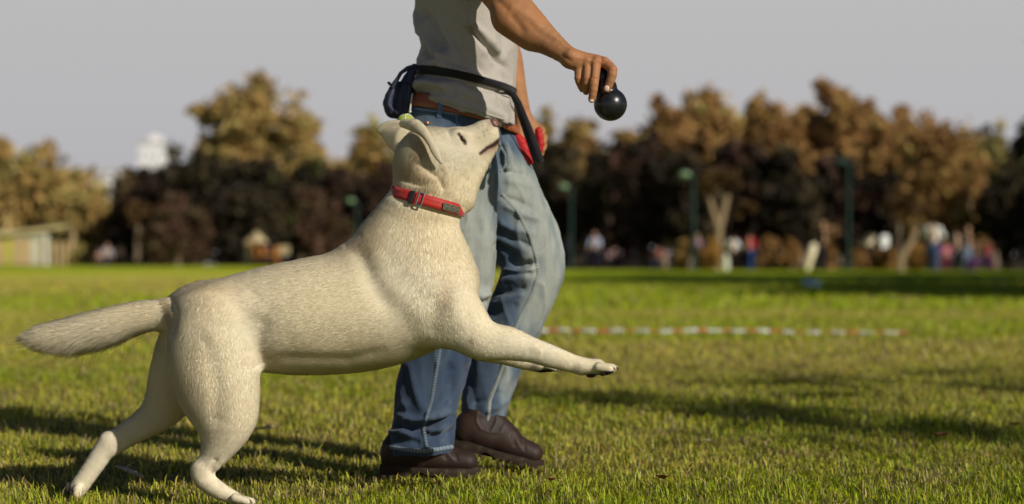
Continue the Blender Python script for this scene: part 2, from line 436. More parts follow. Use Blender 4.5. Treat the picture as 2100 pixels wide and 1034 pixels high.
gm = material('turf_soil', attr='Col', rough=.95, spec=.1, var=[(3.0, .22), (22.0, .30), (120.0, .25)], bump=[(60, .6, .02), (9, .5, .05)])
ground = mesh_np('ground', GV, np.stack([ii, ii + 1, ii + 1 + n1, ii + n1], 1), gm, None, True, col=gcol)
tag(ground, kind='structure')

def blades(n_d, y0, y1, hgt, wid, seed, marg=1.15, stiff=.5):
    """individual bent grass blades over the part of the lawn around the view"""
    rng = np.random.default_rng(seed)
    hw = lambda y: .2713 * y * marg + .95
    A = (hw(y0) + hw(y1)) * (y1 - y0); n = int(A * n_d)
    y = rng.uniform(y0, y1, int(n * 1.6)); keep = rng.random(len(y)) < hw(y) / hw(y1); y = y[keep][:n]; n = len(y)
    x = rng.uniform(-1, 1, n) * hw(y)
    # gather part of the blades into tufts
    P = np.stack([x, y, np.zeros(n)], 1)
    tuft = np.clip(fbm(P, (12, 12, 1), 71, 2) * .9 + .5, 0, 1); dens = vnoise(P, (2.3, 2.3, 1), 74) * .5 + .5
    keep = rng.random(n) < .18 + .82 * tuft; x, y, tuft, dens = x[keep], y[keep], tuft[keep], dens[keep]; n = len(x)
    d = lawn_tone(x, y)
    h = hgt * (.35 + 1.1 * rng.random(n) ** 1.8) * (.45 + 1.1 * tuft) * (.7 + .6 * dens) * (1.12 - .35 * d)
    az = rng.uniform(0, 2 * np.pi, n); lean = h * np.abs(rng.normal(stiff, .35, n)); w = wid * (.6 + .8 * rng.random(n))
    fx, fy = np.cos(az) * lean, np.sin(az) * lean
    pa = az + np.pi / 2 + rng.normal(0, .5, n); sx, sy = np.cos(pa) * w / 2, np.sin(pa) * w / 2
    z0 = np.full(n, -.012)
    hz = np.sqrt(np.maximum(h * h - lean * lean * .8, (h * .25) ** 2))
    V = np.empty((n, 5, 3))
    V[:, 0] = np.stack([x - sx, y - sy, z0], 1); V[:, 1] = np.stack([x + sx, y + sy, z0], 1)
    V[:, 2] = np.stack([x + fx * .4 - sx * .8, y + fy * .4 - sy * .8, hz * .6], 1); V[:, 3] = np.stack([x + fx * .4 + sx * .8, y + fy * .4 + sy * .8, hz * .6], 1)
    V[:, 4] = np.stack([x + fx, y + fy, hz], 1)
    b = np.arange(n)[:, None] * 5
    Q = b + np.array([[0, 1, 3, 2]]); T = b + np.array([[2, 3, 4]])
    dry = np.clip(d + rng.normal(0, .22, n), 0, 1)[:, None]; dead = (rng.random(n) < .08 + .20 * d + .25 * (vnoise(np.stack([x, y, x * 0], 1), (5, 5, 1), 23) > .45))[:, None]
    base = LUSH * (1 - dry) + STRAW * dry
    base = np.where(dead, np.array([.30, .22, .10]) * (.5 + .9 * rng.random((n, 1))), base) * (.55 + .9 * rng.random((n, 1)))
    hue = rng.normal(0, .14, n)[:, None] * np.array([1, 0, 0]) * base; base = base * 1.25 + hue
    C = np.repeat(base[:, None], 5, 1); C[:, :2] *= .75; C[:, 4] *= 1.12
    return V.reshape(-1, 3), Q, T, C.reshape(-1, 3)
grass_mat = material('grass_blade', attr='Col', rough=.55, spec=.35)
_t = grass_mat.node_tree; _b = _t.nodes['Principled BSDF']; _tr = _t.nodes.new('ShaderNodeBsdfTranslucent'); _mx = _t.nodes.new('ShaderNodeMixShader'); _mx.inputs[0].default_value = .28
_t.links.new(_b.inputs['Base Color'].links[0].from_socket, _tr.inputs['Color']); _t.links.new(_b.outputs[0], _mx.inputs[1]); _t.links.new(_tr.outputs[0], _mx.inputs[2]); _t.links.new(_mx.outputs[0], _t.nodes['Material Output'].inputs['Surface'])
VV, QQ, TT, CC = [], [], [], []; base_ = 0
for args in ((14000, 3.9, 6.2, .021, .0030, 1, 1.12, 1.05), (6500, 6.2, 10.5, .024, .0040, 2, 1.12, .95), (2200, 10.5, 20, .030, .009, 3), (420, 20, 42, .04, .026, 4, 1.1, .6)):
    v, q, t, c = blades(*args); VV.append(v); QQ.append(q + base_); TT.append(t + base_); CC.append(c); base_ += len(v)
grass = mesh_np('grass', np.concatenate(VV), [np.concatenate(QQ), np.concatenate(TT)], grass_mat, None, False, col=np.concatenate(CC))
tag(grass, 'short mown grass with lush, straw coloured and dead blades', 'grass', kind='stuff')
print('grass blades', base_ // 5)
del VV, QQ, TT, CC
# ------------------------------------------------------------------ the dog
D = 4.5
skin_mat = material('dog_skin', attr='Col', rough=.85, spec=.15, var=[(25, .05)], bump=[(300, .12, .001)])
P_ = []
# trunk (flow runs from chest to rump)
P_ += chain([(890, 570, D, 70), (868, 600, D, 112), (760, 634, D, 124), (600, 652, D, 116), (430, 660, D, 82)], k=.03, sy=.86, fur=.013)
P_ += chain([(425, 662, D, 78), (403, 652, D, 58)], k=.03, sy=.95, fur=.015)
P_ += chain([(850, 455, D, 76), (800, 540, D, 96), (745, 590, D, 76)], k=.05, sy=.78, fur=.017)
# neck
P_ += chain([(882, 345, D, 76), (877, 412, D, 71), (858, 480, D, 84), (862, 560, D, 112)], k=.03, sy=.84, fur=.017)
# head
P_ += chain([(932, 305, D, 44), (884, 322, D, 63)], k=.025, sy=.98, fur=.006)
P_ += chain([(935, 345, D, 50), (905, 372, D, 62)], k=.03, sy=.92, fur=.009)
P_ += chain([(992, 280, D, 31), (950, 312, D, 45)], k=.022, sy=.80, fur=.004)
P_ += chain([(1003, 261, D, 16), (975, 278, D, 20)], k=.012, sy=.85, fur=.003)
P_ += chain([(1004, 304, D, 15), (985, 322, D, 24), (950, 362, D, 38), (935, 400, D, 42)], k=.018, sy=.9, fur=.006)
for s in (-1, 1):
    P_ += chain([(1003, 281, D + s * .012, 19), (975, 305, D + s * .018, 24)], k=.01, sy=.7, fur=.003)          # flews
    P_ += chain([(955, 283, D + s * .028, 9), (938, 276, D + s * .034, 11)], k=.012, sy=.8, fur=.004)           # brows
    P_ += chain([(948, 318, D + s * .040, 22), (915, 335, D + s * .048, 28)], k=.03, sy=.6, fur=.007)            # cheek
    # shoulder and upper arm
    P_ += chain([(800, 520, D + s * .052, 48), (860, 610, D + s * .075, 62), (905, 660, D + s * .078, 52)], k=.045, sy=.62, fur=.012)
# near foreleg
P_ += chain([(918, 545, D - .02, 28), (938, 610, D - .055, 32), (988, 690, D - .078, 32)], k=.04, sy=.8, fur=.010)
P_ += chain([(925, 378, D, 46), (946, 404, D, 22), (952, 414, D, 16)], k=.012, sy=.9, fur=.018)
P_ += chain([(925, 640, D - .075, 60), (978, 694, D - .080, 41), (1040, 704, D - .078, 35), (1090, 718, D - .075, 25.5), (1150, 738, D - .072, 20.5), (1192, 751, D - .070, 17)], k=.022, sy=.72, fur=.007)
P_ += chain([(1192, 751, D - .070, 16), (1225, 753, D - .070, 17.5)], k=.012, sy=1.15, fur=.004)
for dy, ex, ey in ((-.030, 1249, 757), (-.011, 1255, 755), (.010, 1255, 757), (.028, 1247, 760)):
    P_ += chain([(1228, 753, D - .07 + dy * .8, 10), (ex, ey, D - .07 + dy, 9.5)], k=.005, sy=.85, fur=.003)
# far foreleg
P_ += chain([(915, 650, D + .075, 52), (975, 700, D + .085, 36), (1030, 722, D + .085, 25), (1075, 740, D + .082, 18), (1108, 750, D + .08, 14)], k=.022, sy=.75, fur=.007)
P_ += chain([(1106, 748, D + .08, 12), (1128, 753, D + .08, 11)], k=.012, sy=1.2, fur=.004)
for dy, ex in ((-.024, 1138), (-.008, 1144), (.009, 1144), (.024, 1138)):
    P_ += chain([(1126, 752, D + .08 + dy * .8, 8), (ex, 756, D + .08 + dy, 7)], k=.005, sy=.85, fur=.003)
# near hind leg
P_ += chain([(440, 668, D - .050, 84), (436, 735, D - .066, 92), (449, 800, D - .078, 84), (462, 850, D - .082, 66), (458, 885, D - .084, 49), (443, 925, D - .085, 31), (424, 955, D - .085, 22)], k=.03, sy=.68, fur=.012)
P_ += chain([(412, 964, D - .085, 22), (417, 982, D - .085, 21), (450, 1007, D - .085, 18), (482, 1021, D - .085, 13)], k=.014, sy=.85, fur=.006)
for dy, ex in ((-.030, 506), (-.011, 517), (.010, 517), (.028, 506)):
    P_ += chain([(482, 1022, D - .085 + dy * .8, 9.5), (ex, 1029, D - .085 + dy, 8)], k=.005, sy=.9, fur=.003)
# far hind leg
P_ += chain([(410, 680, D + .05, 78), (372, 765, D + .07, 66), (338, 832, D + .080, 44), (308, 860, D + .083, 34), (262, 890, D + .085, 26), (232, 910, D + .085, 24)], k=.03, sy=.70, fur=.010)
P_ += chain([(224, 906, D + .085, 22), (203, 940, D + .085, 21), (178, 976, D + .085, 19), (160, 1002, D + .085, 19)], k=.014, sy=.85, fur=.005)
for dy, ex in ((-.028, 158), (-.010, 152), (.010, 150), (.028, 156)):
    P_ += chain([(160, 1003, D + .085 + dy * .8, 10.5), (ex, 1014, D + .085 + dy, 9)], k=.005, sy=.9, fur=.003)
# tail
P_ += chain([(420, 628, D, 50), (350, 643, D, 34), (285, 651, D, 33), (215, 669, D, 36), (140, 686, D, 32), (90, 691, D, 24), (58, 692, D, 8)], k=.02, sy=.80, fur=.026)
# ears: flattened flaps growing out of the skull
P_ += chain([(840, 285, D + .045, 30), (808, 276, D + .075, 23), (794, 268, D + .085, 17)], k=.010, sy=.20, fur=.003)
P_ += chain([(834, 256, D + .055, 8), (800, 253, D + .078, 6), (778, 268, D + .088, 6)], k=.008, sy=.8, fur=.003)
P_ += chain([(830, 300, D + .050, 22), (812, 288, D + .072, 20)], k=.012, sy=.26, fur=.003)
P_ += chain([(826, 254, D - .030, 8), (852, 258, D - .062, 13), (872, 275, D - .086, 10), (886, 300, D - .098, 9), (897, 320, D - .100, 7.5), (905, 334, D - .095, 4)], k=.005, sy=.42, fur=.0025)
P_ += chain([(848, 284, D - .092, 12), (862, 306, D - .098, 15)], k=.010, carve=True, sy=.8)
# mouth line and eye sockets cut in
for s in (-1, 1):
    P_ += chain([(1026, 287, D + s * .012, 2.6), (1013, 297, D + s * .026, 3.2), (1000, 303, D + s * .034, 3.2), (985, 315, D + s * .040, 2.4)], k=.003, carve=True)
    P_ += chain([(943, 279, D + s * .046, 3.5), (951, 291, D + s * .044, 3.5)], k=.004, carve=True)
    P_ += chain([(1013, 256, D + s * .010, 2.2), (1010, 262, D + s * .016, 2.0)], k=.002, carve=True)
DV, DQ = sculpt(P_, .0034)
DV = laplace(DV, DQ, 2, .4)
_x, _y = topix(DV); _m = np.clip(np.minimum((_x - 60) / 60, (975 - _x) / 30), 0, 1) * np.clip((_y - 445) / 30, 0, 1) * (1 - np.clip((_y - 850) / 60, 0, 1) * .85) * (1 - np.clip((_y - 940) / 20, 0, 1)); _m = _m * np.where((_x < 340) & (_y > 860), .15, 1)
DV = laplace(DV, DQ, 55, .5 * _m)
DN = vnormals(DV, DQ)
# muscles and skin folds
DV = folds(DV, DN, [
    ([(885, 600), (892, 640), (885, 690)], 16, -.003), ([(760, 500), (800, 580), (870, 660)], 22, .004), ([(735, 500), (760, 580), (800, 640)], 20, -.004),
    ([(700, 500), (745, 470)], 10, -.003), ([(540, 640), (525, 720), (540, 760)], 20, -.006), ([(350, 600), (360, 640), (352, 690)], 8, -.006),
    ([(520, 600), (470, 660), (420, 700)], 40, .004), ([(850, 330), (880, 350), (905, 372), (912, 395)], 7, -.003), ([(830, 352), (870, 375), (900, 385)], 7, .002),
    ([(908, 335), (918, 352), (912, 378)], 7, .0015), ([(815, 375), (850, 385), (890, 388)], 6, .0035), ([(840, 345), (868, 362), (905, 370)], 6, .002), ([(1085, 705), (1110, 722)], 8, .002),
    ([(950, 268), (948, 282), (958, 292)], 5, -.002), ([(960, 300), (985, 280), (1000, 268)], 9, -.0015), ([(430, 720), (445, 800), (440, 880)], 18, -.004),
    ([(446, 935), (432, 965), (452, 1000)], 6, -.004), ([(960, 560), (930, 620), (945, 680)], 18, .003), ([(560, 735), (640, 735), (720, 738), (800, 715)], 12, -.004),
])
DV += vnormals(DV, DQ) * (fbm(DV, 9, 31, 2) * .0016)[:, None]
DN = vnormals(DV, DQ)
# flow of the coat, fur length, colour
num = np.zeros((len(DV), 3)); den = np.full(len(DV), 1e-9); fl = np.zeros(len(DV))
Ds = []
for p in P_:
    if p['carve']: continue
    d = dist(p, DV[:, 0], DV[:, 1], DV[:, 2]); w = np.exp(-np.clip(d, 0, None) / .012); f = p['b'] - p['a']; f = f / (np.linalg.norm(f) + 1e-9)
    num += w[:, None] * f; fl += w * p['fur']; den += w
flow = num / den[:, None]; furl = fl / den
flow = laplace(flow, DQ, 14, .5); furl = laplace(np.repeat(furl[:, None], 3, 1), DQ, 8, .5)[:, 0]
x, y = topix(DV)
def bl(cx, cy, r, r2=None):
    return np.exp(-(((x - cx) / r) ** 2 + ((y - cy) / (r2 or r)) ** 2))
cream = np.array([.745, .645, .445]); pale = np.array([.745, .67, .505]); tan = np.array([.43, .31, .17]); pink = np.array([.52, .33, .25])
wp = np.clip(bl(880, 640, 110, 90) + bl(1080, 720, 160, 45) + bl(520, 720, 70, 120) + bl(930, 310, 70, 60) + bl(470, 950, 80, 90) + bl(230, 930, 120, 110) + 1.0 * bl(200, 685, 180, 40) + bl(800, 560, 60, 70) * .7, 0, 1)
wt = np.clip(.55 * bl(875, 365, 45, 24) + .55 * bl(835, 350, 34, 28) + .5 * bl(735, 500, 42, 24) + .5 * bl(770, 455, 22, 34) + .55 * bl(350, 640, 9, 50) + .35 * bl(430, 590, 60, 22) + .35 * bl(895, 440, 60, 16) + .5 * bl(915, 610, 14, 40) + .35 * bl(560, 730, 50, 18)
             + .9 * bl(862, 308, 16, 24)  + .25 * bl(975, 290, 20, 14), 0, 1)  # ear hollow: its shade painted in with the tan
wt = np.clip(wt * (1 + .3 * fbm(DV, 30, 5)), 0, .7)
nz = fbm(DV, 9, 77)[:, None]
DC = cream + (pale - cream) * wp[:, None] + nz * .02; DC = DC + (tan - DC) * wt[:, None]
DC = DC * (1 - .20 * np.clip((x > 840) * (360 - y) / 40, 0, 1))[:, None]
def paint(mask, c):
    global DC
    m = np.clip(mask, 0, 1)[:, None]; DC = DC * (1 - m) + np.array(c) * m
dm, _ = segdist(x, y, [(1026, 287), (1013, 297), (1000, 303), (985, 315)]); mouth = np.exp(-(dm / (3.4 + 2.2 * np.clip((x - 985) / 30, 0, 1))) ** 4)
dl, _ = segdist(x, y, [(1022, 297), (1005, 308), (992, 313)]); 
paint(.7 * np.exp(-(dl / 5) ** 2), (.45, .27, .2)); paint(mouth, (.035, .014, .010))
de, _ = segdist(x, y, [(941, 275), (947, 283), (954, 294)]); eye = np.exp(-(de / 4.2) ** 4); paint(eye * .95, (.045, .022, .012))
paint(.75 * bl(1008, 252, 9, 9) * (x > 995), (.20, .10, .08))
paint(.55 * bl(1092, 752, 14, 6) , (.10, .07, .06))
pad = np.clip((DN[:, 2] < -.35) * (bl(1215, 772, 13, 6) + bl(1243, 768, 14, 6) + bl(1250, 762, 8, 5) + bl(1120, 762, 26, 7)), 0, 1); paint(pad * 1.3, (.03, .02, .02))
paint(1.2 * bl(138, 1000, 9, 12) * (DN[:, 0] < -.2), (.035, .025, .025)); paint(bl(966, 699, 6, 7) * .75, (.33, .19, .14)); paint(bl(1002, 262, 6) * .3, (.3, .2, .16))
paint(.8 * bl(885, 313, 6, 9) * (DN[:, 1] < 0) * (y > 305) * 0, (.5, .2, .15))
furmul = 1 - np.clip(mouth + eye + pad * 2 + bl(1008, 252, 9), 0, 1)
# collar groove: short fur under the strap
dcl, _ = segdist(x, y, [(800, 392), (948, 434)]); furmul *= 1 - .93 * np.exp(-(dcl / 15) ** 6)
# whisker dots
rw = random.Random(3)
for i in range(18):
    cx, cy = 990 + rw.gauss(4, 9), 272 + rw.gauss(2, 8); paint(.7 * bl(cx, cy, 1.2), (.12, .07, .05))

dog = empty('dog', (-.55, D, 0))
tag(dog, 'cream labrador in a red collar leaping with raised head towards the black toy', 'dog')
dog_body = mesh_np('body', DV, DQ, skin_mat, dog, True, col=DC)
dog_bvh = bvh_of(DV, DQ)

def make_coat(name, n, V, Q, N, flow, furl, furmul, col, parent, seed=1, lift=.10, rad=.00022):
    rng = np.random.default_rng(seed)
    a = np.linalg.norm(np.cross(V[Q[:, 2]] - V[Q[:, 0]], V[Q[:, 3]] - V[Q[:, 1]]), axis=1)
    camside = (N[Q[:, 0]] * (np.array([0, 0, CAMZ]) - V[Q[:, 0]])).sum(1) > -1.0
    a = a * np.where(camside, 1, .55) * np.clip(.02 / (furl[Q[:, 0]] + .004), .8, 2.2)
    f = rng.choice(len(Q), n, p=a / a.sum()); u = rng.random((n, 1)); v = rng.random((n, 1))
    w = [(1 - u) * (1 - v), u * (1 - v), u * v, (1 - u) * v]; q = Q[f]
    I = lambda A: sum(w[i] * (A[q[:, i]] if A.ndim > 1 else A[q[:, i]][:, None]) for i in range(4))
    p = I(V); nn = I(N); nn /= np.linalg.norm(nn, axis=1)[:, None]; fl_ = I(flow); L = I(furl) * I(furmul); c = I(col)
    keep = (L[:, 0] > .0012); p, nn, fl_, L, c = p[keep], nn[keep], fl_[keep], L[keep], c[keep]; n = len(p)
    t = fl_ - nn * (fl_ * nn).sum(1)[:, None]; t += np.array([0, 0, -.22]) * (1 - np.abs(nn[:, 2:3]))
    rufft = np.exp(-((topix(p)[0] - 870) / 45) ** 2 - ((topix(p)[1] - 365) / 30) ** 2)[:, None]
    tailw = np.exp(-((topix(p)[0] - 170) / 130) ** 2 - ((topix(p)[1] - 685) / 60) ** 2)[:, None]; t = t + tailw * np.array([0, 0, -.55]) * np.clip(.4 - nn[:, 2:3], 0, 1.2); lift_t = 1 + 3.0 * tailw
    swirl = np.stack([fbm(p, 5, 91, 2), fbm(p, 5, 92, 2), fbm(p, 5, 93, 2)], 1) * .30 + np.stack([vnoise(p, 45, 94), vnoise(p, 45, 95), vnoise(p, 45, 96)], 1) * (.04 + .5 * rufft)
    t = t / (np.linalg.norm(t, axis=1)[:, None] + 1e-6) + swirl + rng.normal(0, .08, (n, 3)); t -= nn * (t * nn).sum(1)[:, None]
    t /= np.linalg.norm(t, axis=1)[:, None] + 1e-6
    L = L * rng.uniform(.6, 1.25, (n, 1)); lf = lift * lift_t * (.7 + .6 * rng.random((n, 1))) * (1 + 1.2 * np.clip((L - .018) / .02, 0, 1)); stray = rng.random((n, 1)) < .02; lf = np.where(stray, lf * 3.0, lf); L = np.where(stray, L * 1.25, L)
    lf = lf * (1 + .25 * fbm(p, 17, 97, 2)[:, None])
    K = 4; pts = np.empty((n, K, 3))
    for k in range(K):
        s = k / (K - 1); pts[:, k] = p - nn * (.0003 - .0008 * s) + t * L * s * (1 - .12 * s) + nn * L * (lf * s - lf * .55 * s * s)
    cu = bpy.data.hair_curves.new(name); cu.add_curves([K] * n)
    cu.points.foreach_set('position', pts.astype(np.float32).ravel())
    ra = cu.attributes.get('radius') or cu.attributes.new('radius', 'FLOAT', 'POINT')
    rr = rad * np.array([1, .95, .7, .25]); r_ = (rr[None] * rng.uniform(.75, 1.2, (n, 1)) * np.clip(L / .010, .55, 1.15)).astype(np.float32); ra.data.foreach_set('value', r_.ravel())
    na = cu.attributes.new('nrm', 'FLOAT_VECTOR', 'CURVE'); na.data.foreach_set('vector', nn.astype(np.float32).ravel())
    ca = cu.attributes.new('tint', 'FLOAT_COLOR', 'CURVE')
    cc = np.ones((n, 4), np.float32); cl = vnoise(p, 60, 98)[:, None]
    cc[:, :3] = np.clip(c * rng.uniform(.90, 1.08, (n, 1)) * (1 + .03 * cl) * 1.04, 0, .95); ca.data.foreach_set('color', cc.ravel())
    o = bpy.data.objects.new(name, cu); cu.materials.append(fur_mat); return link(o, parent)
fur_mat = bpy.data.materials.new('dog_fur'); fur_mat.use_nodes = True
_t = fur_mat.node_tree; _b = _t.nodes['Principled BSDF']; _b.inputs['Roughness'].default_value = .6; _b.inputs['Specular IOR Level'].default_value = .18
_a = _t.nodes.new('ShaderNodeAttribute'); _a.attribute_name = 'tint'; _t.links.new(_a.outputs['Color'], _b.inputs['Base Color'])
_tr = _t.nodes.new('ShaderNodeBsdfTranslucent'); _mx = _t.nodes.new('ShaderNodeMixShader'); _mx.inputs[0].default_value = .15
_n = _t.nodes.new('ShaderNodeAttribute'); _n.attribute_name = 'nrm'; _t.links.new(_n.outputs['Vector'], _b.inputs['Normal'])
_t.links.new(_a.outputs['Color'], _tr.inputs['Color']); _t.links.new(_b.outputs[0], _mx.inputs[1]); _t.links.new(_tr.outputs[0], _mx.inputs[2]); _t.links.new(_mx.outputs[0], _t.nodes['Material Output'].inputs['Surface'])
# longer hair on the back of the thighs, belly edge, ruff, underside of tail
furl = furl + .012 * bl(375, 800, 30, 60) + .010 * bl(300, 690, 120, 16) + .009 * bl(600, 772, 90, 14) + .008 * bl(900, 715, 50, 16) + .008 * bl(870, 375, 60, 26) + .010 * bl(295, 815, 16, 36) + .006 * bl(820, 395, 20, 20)
furl = furl + .016 * bl(200, 712, 110, 14) + .010 * bl(60, 695, 30, 20)
furl = np.clip(furl * .85 + .012 * bl(170, 700, 120, 22), .0040, .040)
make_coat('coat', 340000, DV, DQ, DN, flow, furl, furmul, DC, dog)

# nose, eyes, claws, pads
nose_mat = material('nose_leather', (.17, .085, .062), .42, spec=.5, bump=[(500, .5, .001)])
b = MB(); c = Vector(W(1012, 254, D)); rot = Matrix.Rotation(R(38), 3, 'Y').inverted()
b.ball(c, .0165, 3, (.75, 1.0, .80), Matrix.Rotation(R(-38), 3, 'Y'))
for s in (-1, 1): b.ball(c + Vector((.004, s * .009, -.004)), .0075, 2)
b.build('nose', nose_mat, dog)
eye_mat = material('eye_dark', (.022, .012, .007), .12, spec=.6)
for s in (-1, 1):
    b = MB(); p, n = project(dog_bvh, 947.5, 285)
    c = Vector(p) + Vector((0, .0012, 0)) if s < 0 else Vector((p.x, 2 * D - p.y, p.z))
    b.ball(c, .0062, 3, (1.0, .62, 1.25), Matrix.Rotation(R(-32), 3, 'Y')); b.build('eye', eye_mat, dog)
claw = material('claw', (.10, .07, .055), .35, spec=.5)
def claw_at(px, py, Y, dx, dz, s=1.0):
    b = MB(); a = Vector(W(px, py, Y)); b.tube([a - Vector((dx, 0, dz)) * .4, a + Vector((dx, 0, dz)) * .35, a + Vector((dx * .9, 0, dz - .004 * s))], [.0035 * s, .0028 * s, .0007], 8); b.build('claw', claw, dog)
for dy, ex, ey in ((-.030, 1257, 754), (-.011, 1263, 752), (.010, 1263, 754), (.028, 1255, 757)): claw_at(ex, ey, D - .07 + dy, .007, -.002)
for dy, ex in ((-.024, 1143), (-.008, 1149), (.009, 1149), (.024, 1143)): claw_at(ex, 758, D + .08 + dy, .006, -.004)
for dy, ex in ((-.030, 512), (-.011, 523), (.010, 523), (.028, 512)): claw_at(ex, 1027, D - .085 + dy, .007, -.003)
padm = material('paw_pad', (.035, .026, .025), .8, bump=[(400, .5, .001)])
b = MB()
for (px, py, Y, r) in ((1212, 770, D - .07, .011), (1238, 766, D - .095, .007), (1243, 765, D - .08, .008), (1243, 766, D - .062, .008), (1236, 768, D - .045, .007)): b.ball(W(px, py, Y), r, 2, (1.1, .9, .55))
b.build('paw_pad', padm, dog)
b = MB()
for (px, py, Y, r) in ((1110, 756, D + .08, .012), (1133, 759, D + .06, .007), (1136, 759, D + .075, .008), (1136, 759, D + .09, .008)): b.ball(W(px, py, Y), r, 2, (1.3, .9, .5))
b.build('paw_pad', padm, dog)
b = MB()
for (px, py, Y, r) in ((139, 1000, D + .085, .013), (146, 1011, D + .065, .008), (143, 1012, D + .085, .008), (145, 1012, D + .105, .008)): b.ball(W(px, py, Y), r, 2, (.55, .95, 1.1))
b.build('paw_pad', padm, dog)

# collar
red_web = material('red_webbing', (.40, .014, .008), .55, spec=.35, sheen=.2, var=[(40, .12)], bump=[(900, .5, .0006)])
metal = material('steel', (.55, .53, .5), .3, metal=1.0); blackpl = material('black_plastic', (.02, .018, .02), .4, spec=.4)
NVx, NQx = sculpt(chain([(882, 345, D, 76), (877, 412, D, 72), (858, 480, D, 84)], sy=.88), .006); neck_bvh = bvh_of(NVx, NQx)
cc_ = W(877, 413, D); e1 = Vector((142, 0, -39)).normalized()
col_o, BV, bn = band('collar', neck_bvh, cc_, e1, (0, 1, 0), .0262, .0050, .0026, red_web, dog, n=120, smooth=14)
cb = bvh_of(BV, np.array([[p for p in f.vertices] for f in col_o.data.polygons]))
def on_collar(name, x0, x1, hgt, thick, mat, frame=False):
    """a fitting lying on the collar between two photo columns"""
    def ctr(x_): return 413 + (x_ - 877) * 39 / 142 + 1.0
    b = MB(); a_, na = project(cb, (x0 + x1) / 2, ctr((x0 + x1) / 2), 0); 
    pL, _ = project(cb, x0, ctr(x0)); pR, _ = project(cb, x1, ctr(x1)); ux = (pR - pL); w_ = ux.length; ux.normalize()
    nz_ = na; nz_ = (nz_ - ux * nz_.dot(ux)).normalized(); uy = nz_.cross(ux)
    rot = Matrix((ux, uy, nz_)).transposed(); c_ = a_ + nz_ * thick * .5
    if not frame: b.box(c_, (w_, hgt, thick), rot, bev=.0006)
    else:
        t = .0026
        for s in (-1, 1):
            b.box(c_ + uy * s * (hgt / 2 + t / 2), (w_ + 2 * t, t, thick), rot, bev=.0005); b.box(c_ + ux * s * (w_ / 2 + t / 2), (t, hgt, thick), rot, bev=.0005)
    b.build(name, mat, col_o)
on_collar('slider', 840, 849, .031, .004, blackpl)
on_collar('buckle_frame', 858, 866, .030, .004, metal, True)
on_collar('name_patch', 908, 941, .0170, .002, material('woven_patch', (.06, .06, .045), .9, noise=(260, (.13, .12, .07), .45, .6), bump=[(500, .6, .001)]))
on_collar('keeper_loop', 852, 855, .029, .003, red_web)
b = MB()
for y_ in (.0112, -.0112):
    pass
# ------------------------------------------------------------------ the man
M = 5.10; MN = 4.99; MF = 5.20
denim = material('denim', attr='Col', rough=.85, spec=.15, sheen=.15, var=[(11, .10, (1, 1, .35)), (60, .12, (1, 1, .25)), (420, .14)], bump=[(700, .35, .0008), (60, .25, .003, (1, 1, .5))])
person = empty('person', (-.12, M, 0))
tag(person, 'man in a grey T-shirt and faded jeans walking beside the dog, arm stretched out', 'person')
# jeans -------------------------------------------------------------
J = []
J += chain([(938, 225, MN + .035, 90), (932, 262, MN + .025, 94), (934, 330, MN, 90), (940, 420, MN, 82), (945, 520, MN, 71), (942, 600, MN, 64), (920, 670, MN, 63), (898, 735, MN, 66), (880, 800, MN, 67), (872, 860, MN, 62), (865, 905, MN, 67), (862, 926, MN, 66)], k=.03, sy=.88)
J += chain([(948, 225, MF - .045, 90), (960, 275, MF - .02, 92), (1000, 345, MF, 85), (1040, 425, MF, 80), (1078, 495, MF, 71), (1094, 542, MF, 63), (1084, 590, MF, 62), (1062, 640, MF, 60), (1036, 700, MF, 57), (1016, 750, MF, 54), (1000, 800, MF, 50), (992, 855, MF, 44), (994, 878, MF, 43)], k=.03, sy=.90)
J += chain([(893, 300, M - .07, 78), (893, 300, M + .09, 78)], k=.06)
def cutj(A, X, Y, Z):
    # open waist and hems, each a plane
    w = W(945, 214, M); A = np.maximum(A, (Z - w[2]) + (X - w[0]) * .25)
    near = Y < 5.09
    h1 = W(862, 930, MN); h2 = W(1000, 882, MF)
    c1 = -((Z - h1[2]) + (X - h1[0]) * -.06); c2 = -((Z - h2[2]) - (X - h2[0]) * .28 + .10 * np.minimum(X - h2[0] + .02, 0) * 0)
    return np.maximum(A, np.where(near & (Z < .45), c1, np.where(Z < .45, c2, -1)))
JV, JQ = sculpt(J, .0042, extra=cutj)
JV = laplace(JV, JQ, 1, .4); JN = vnormals(JV, JQ)
rj = random.Random(5)
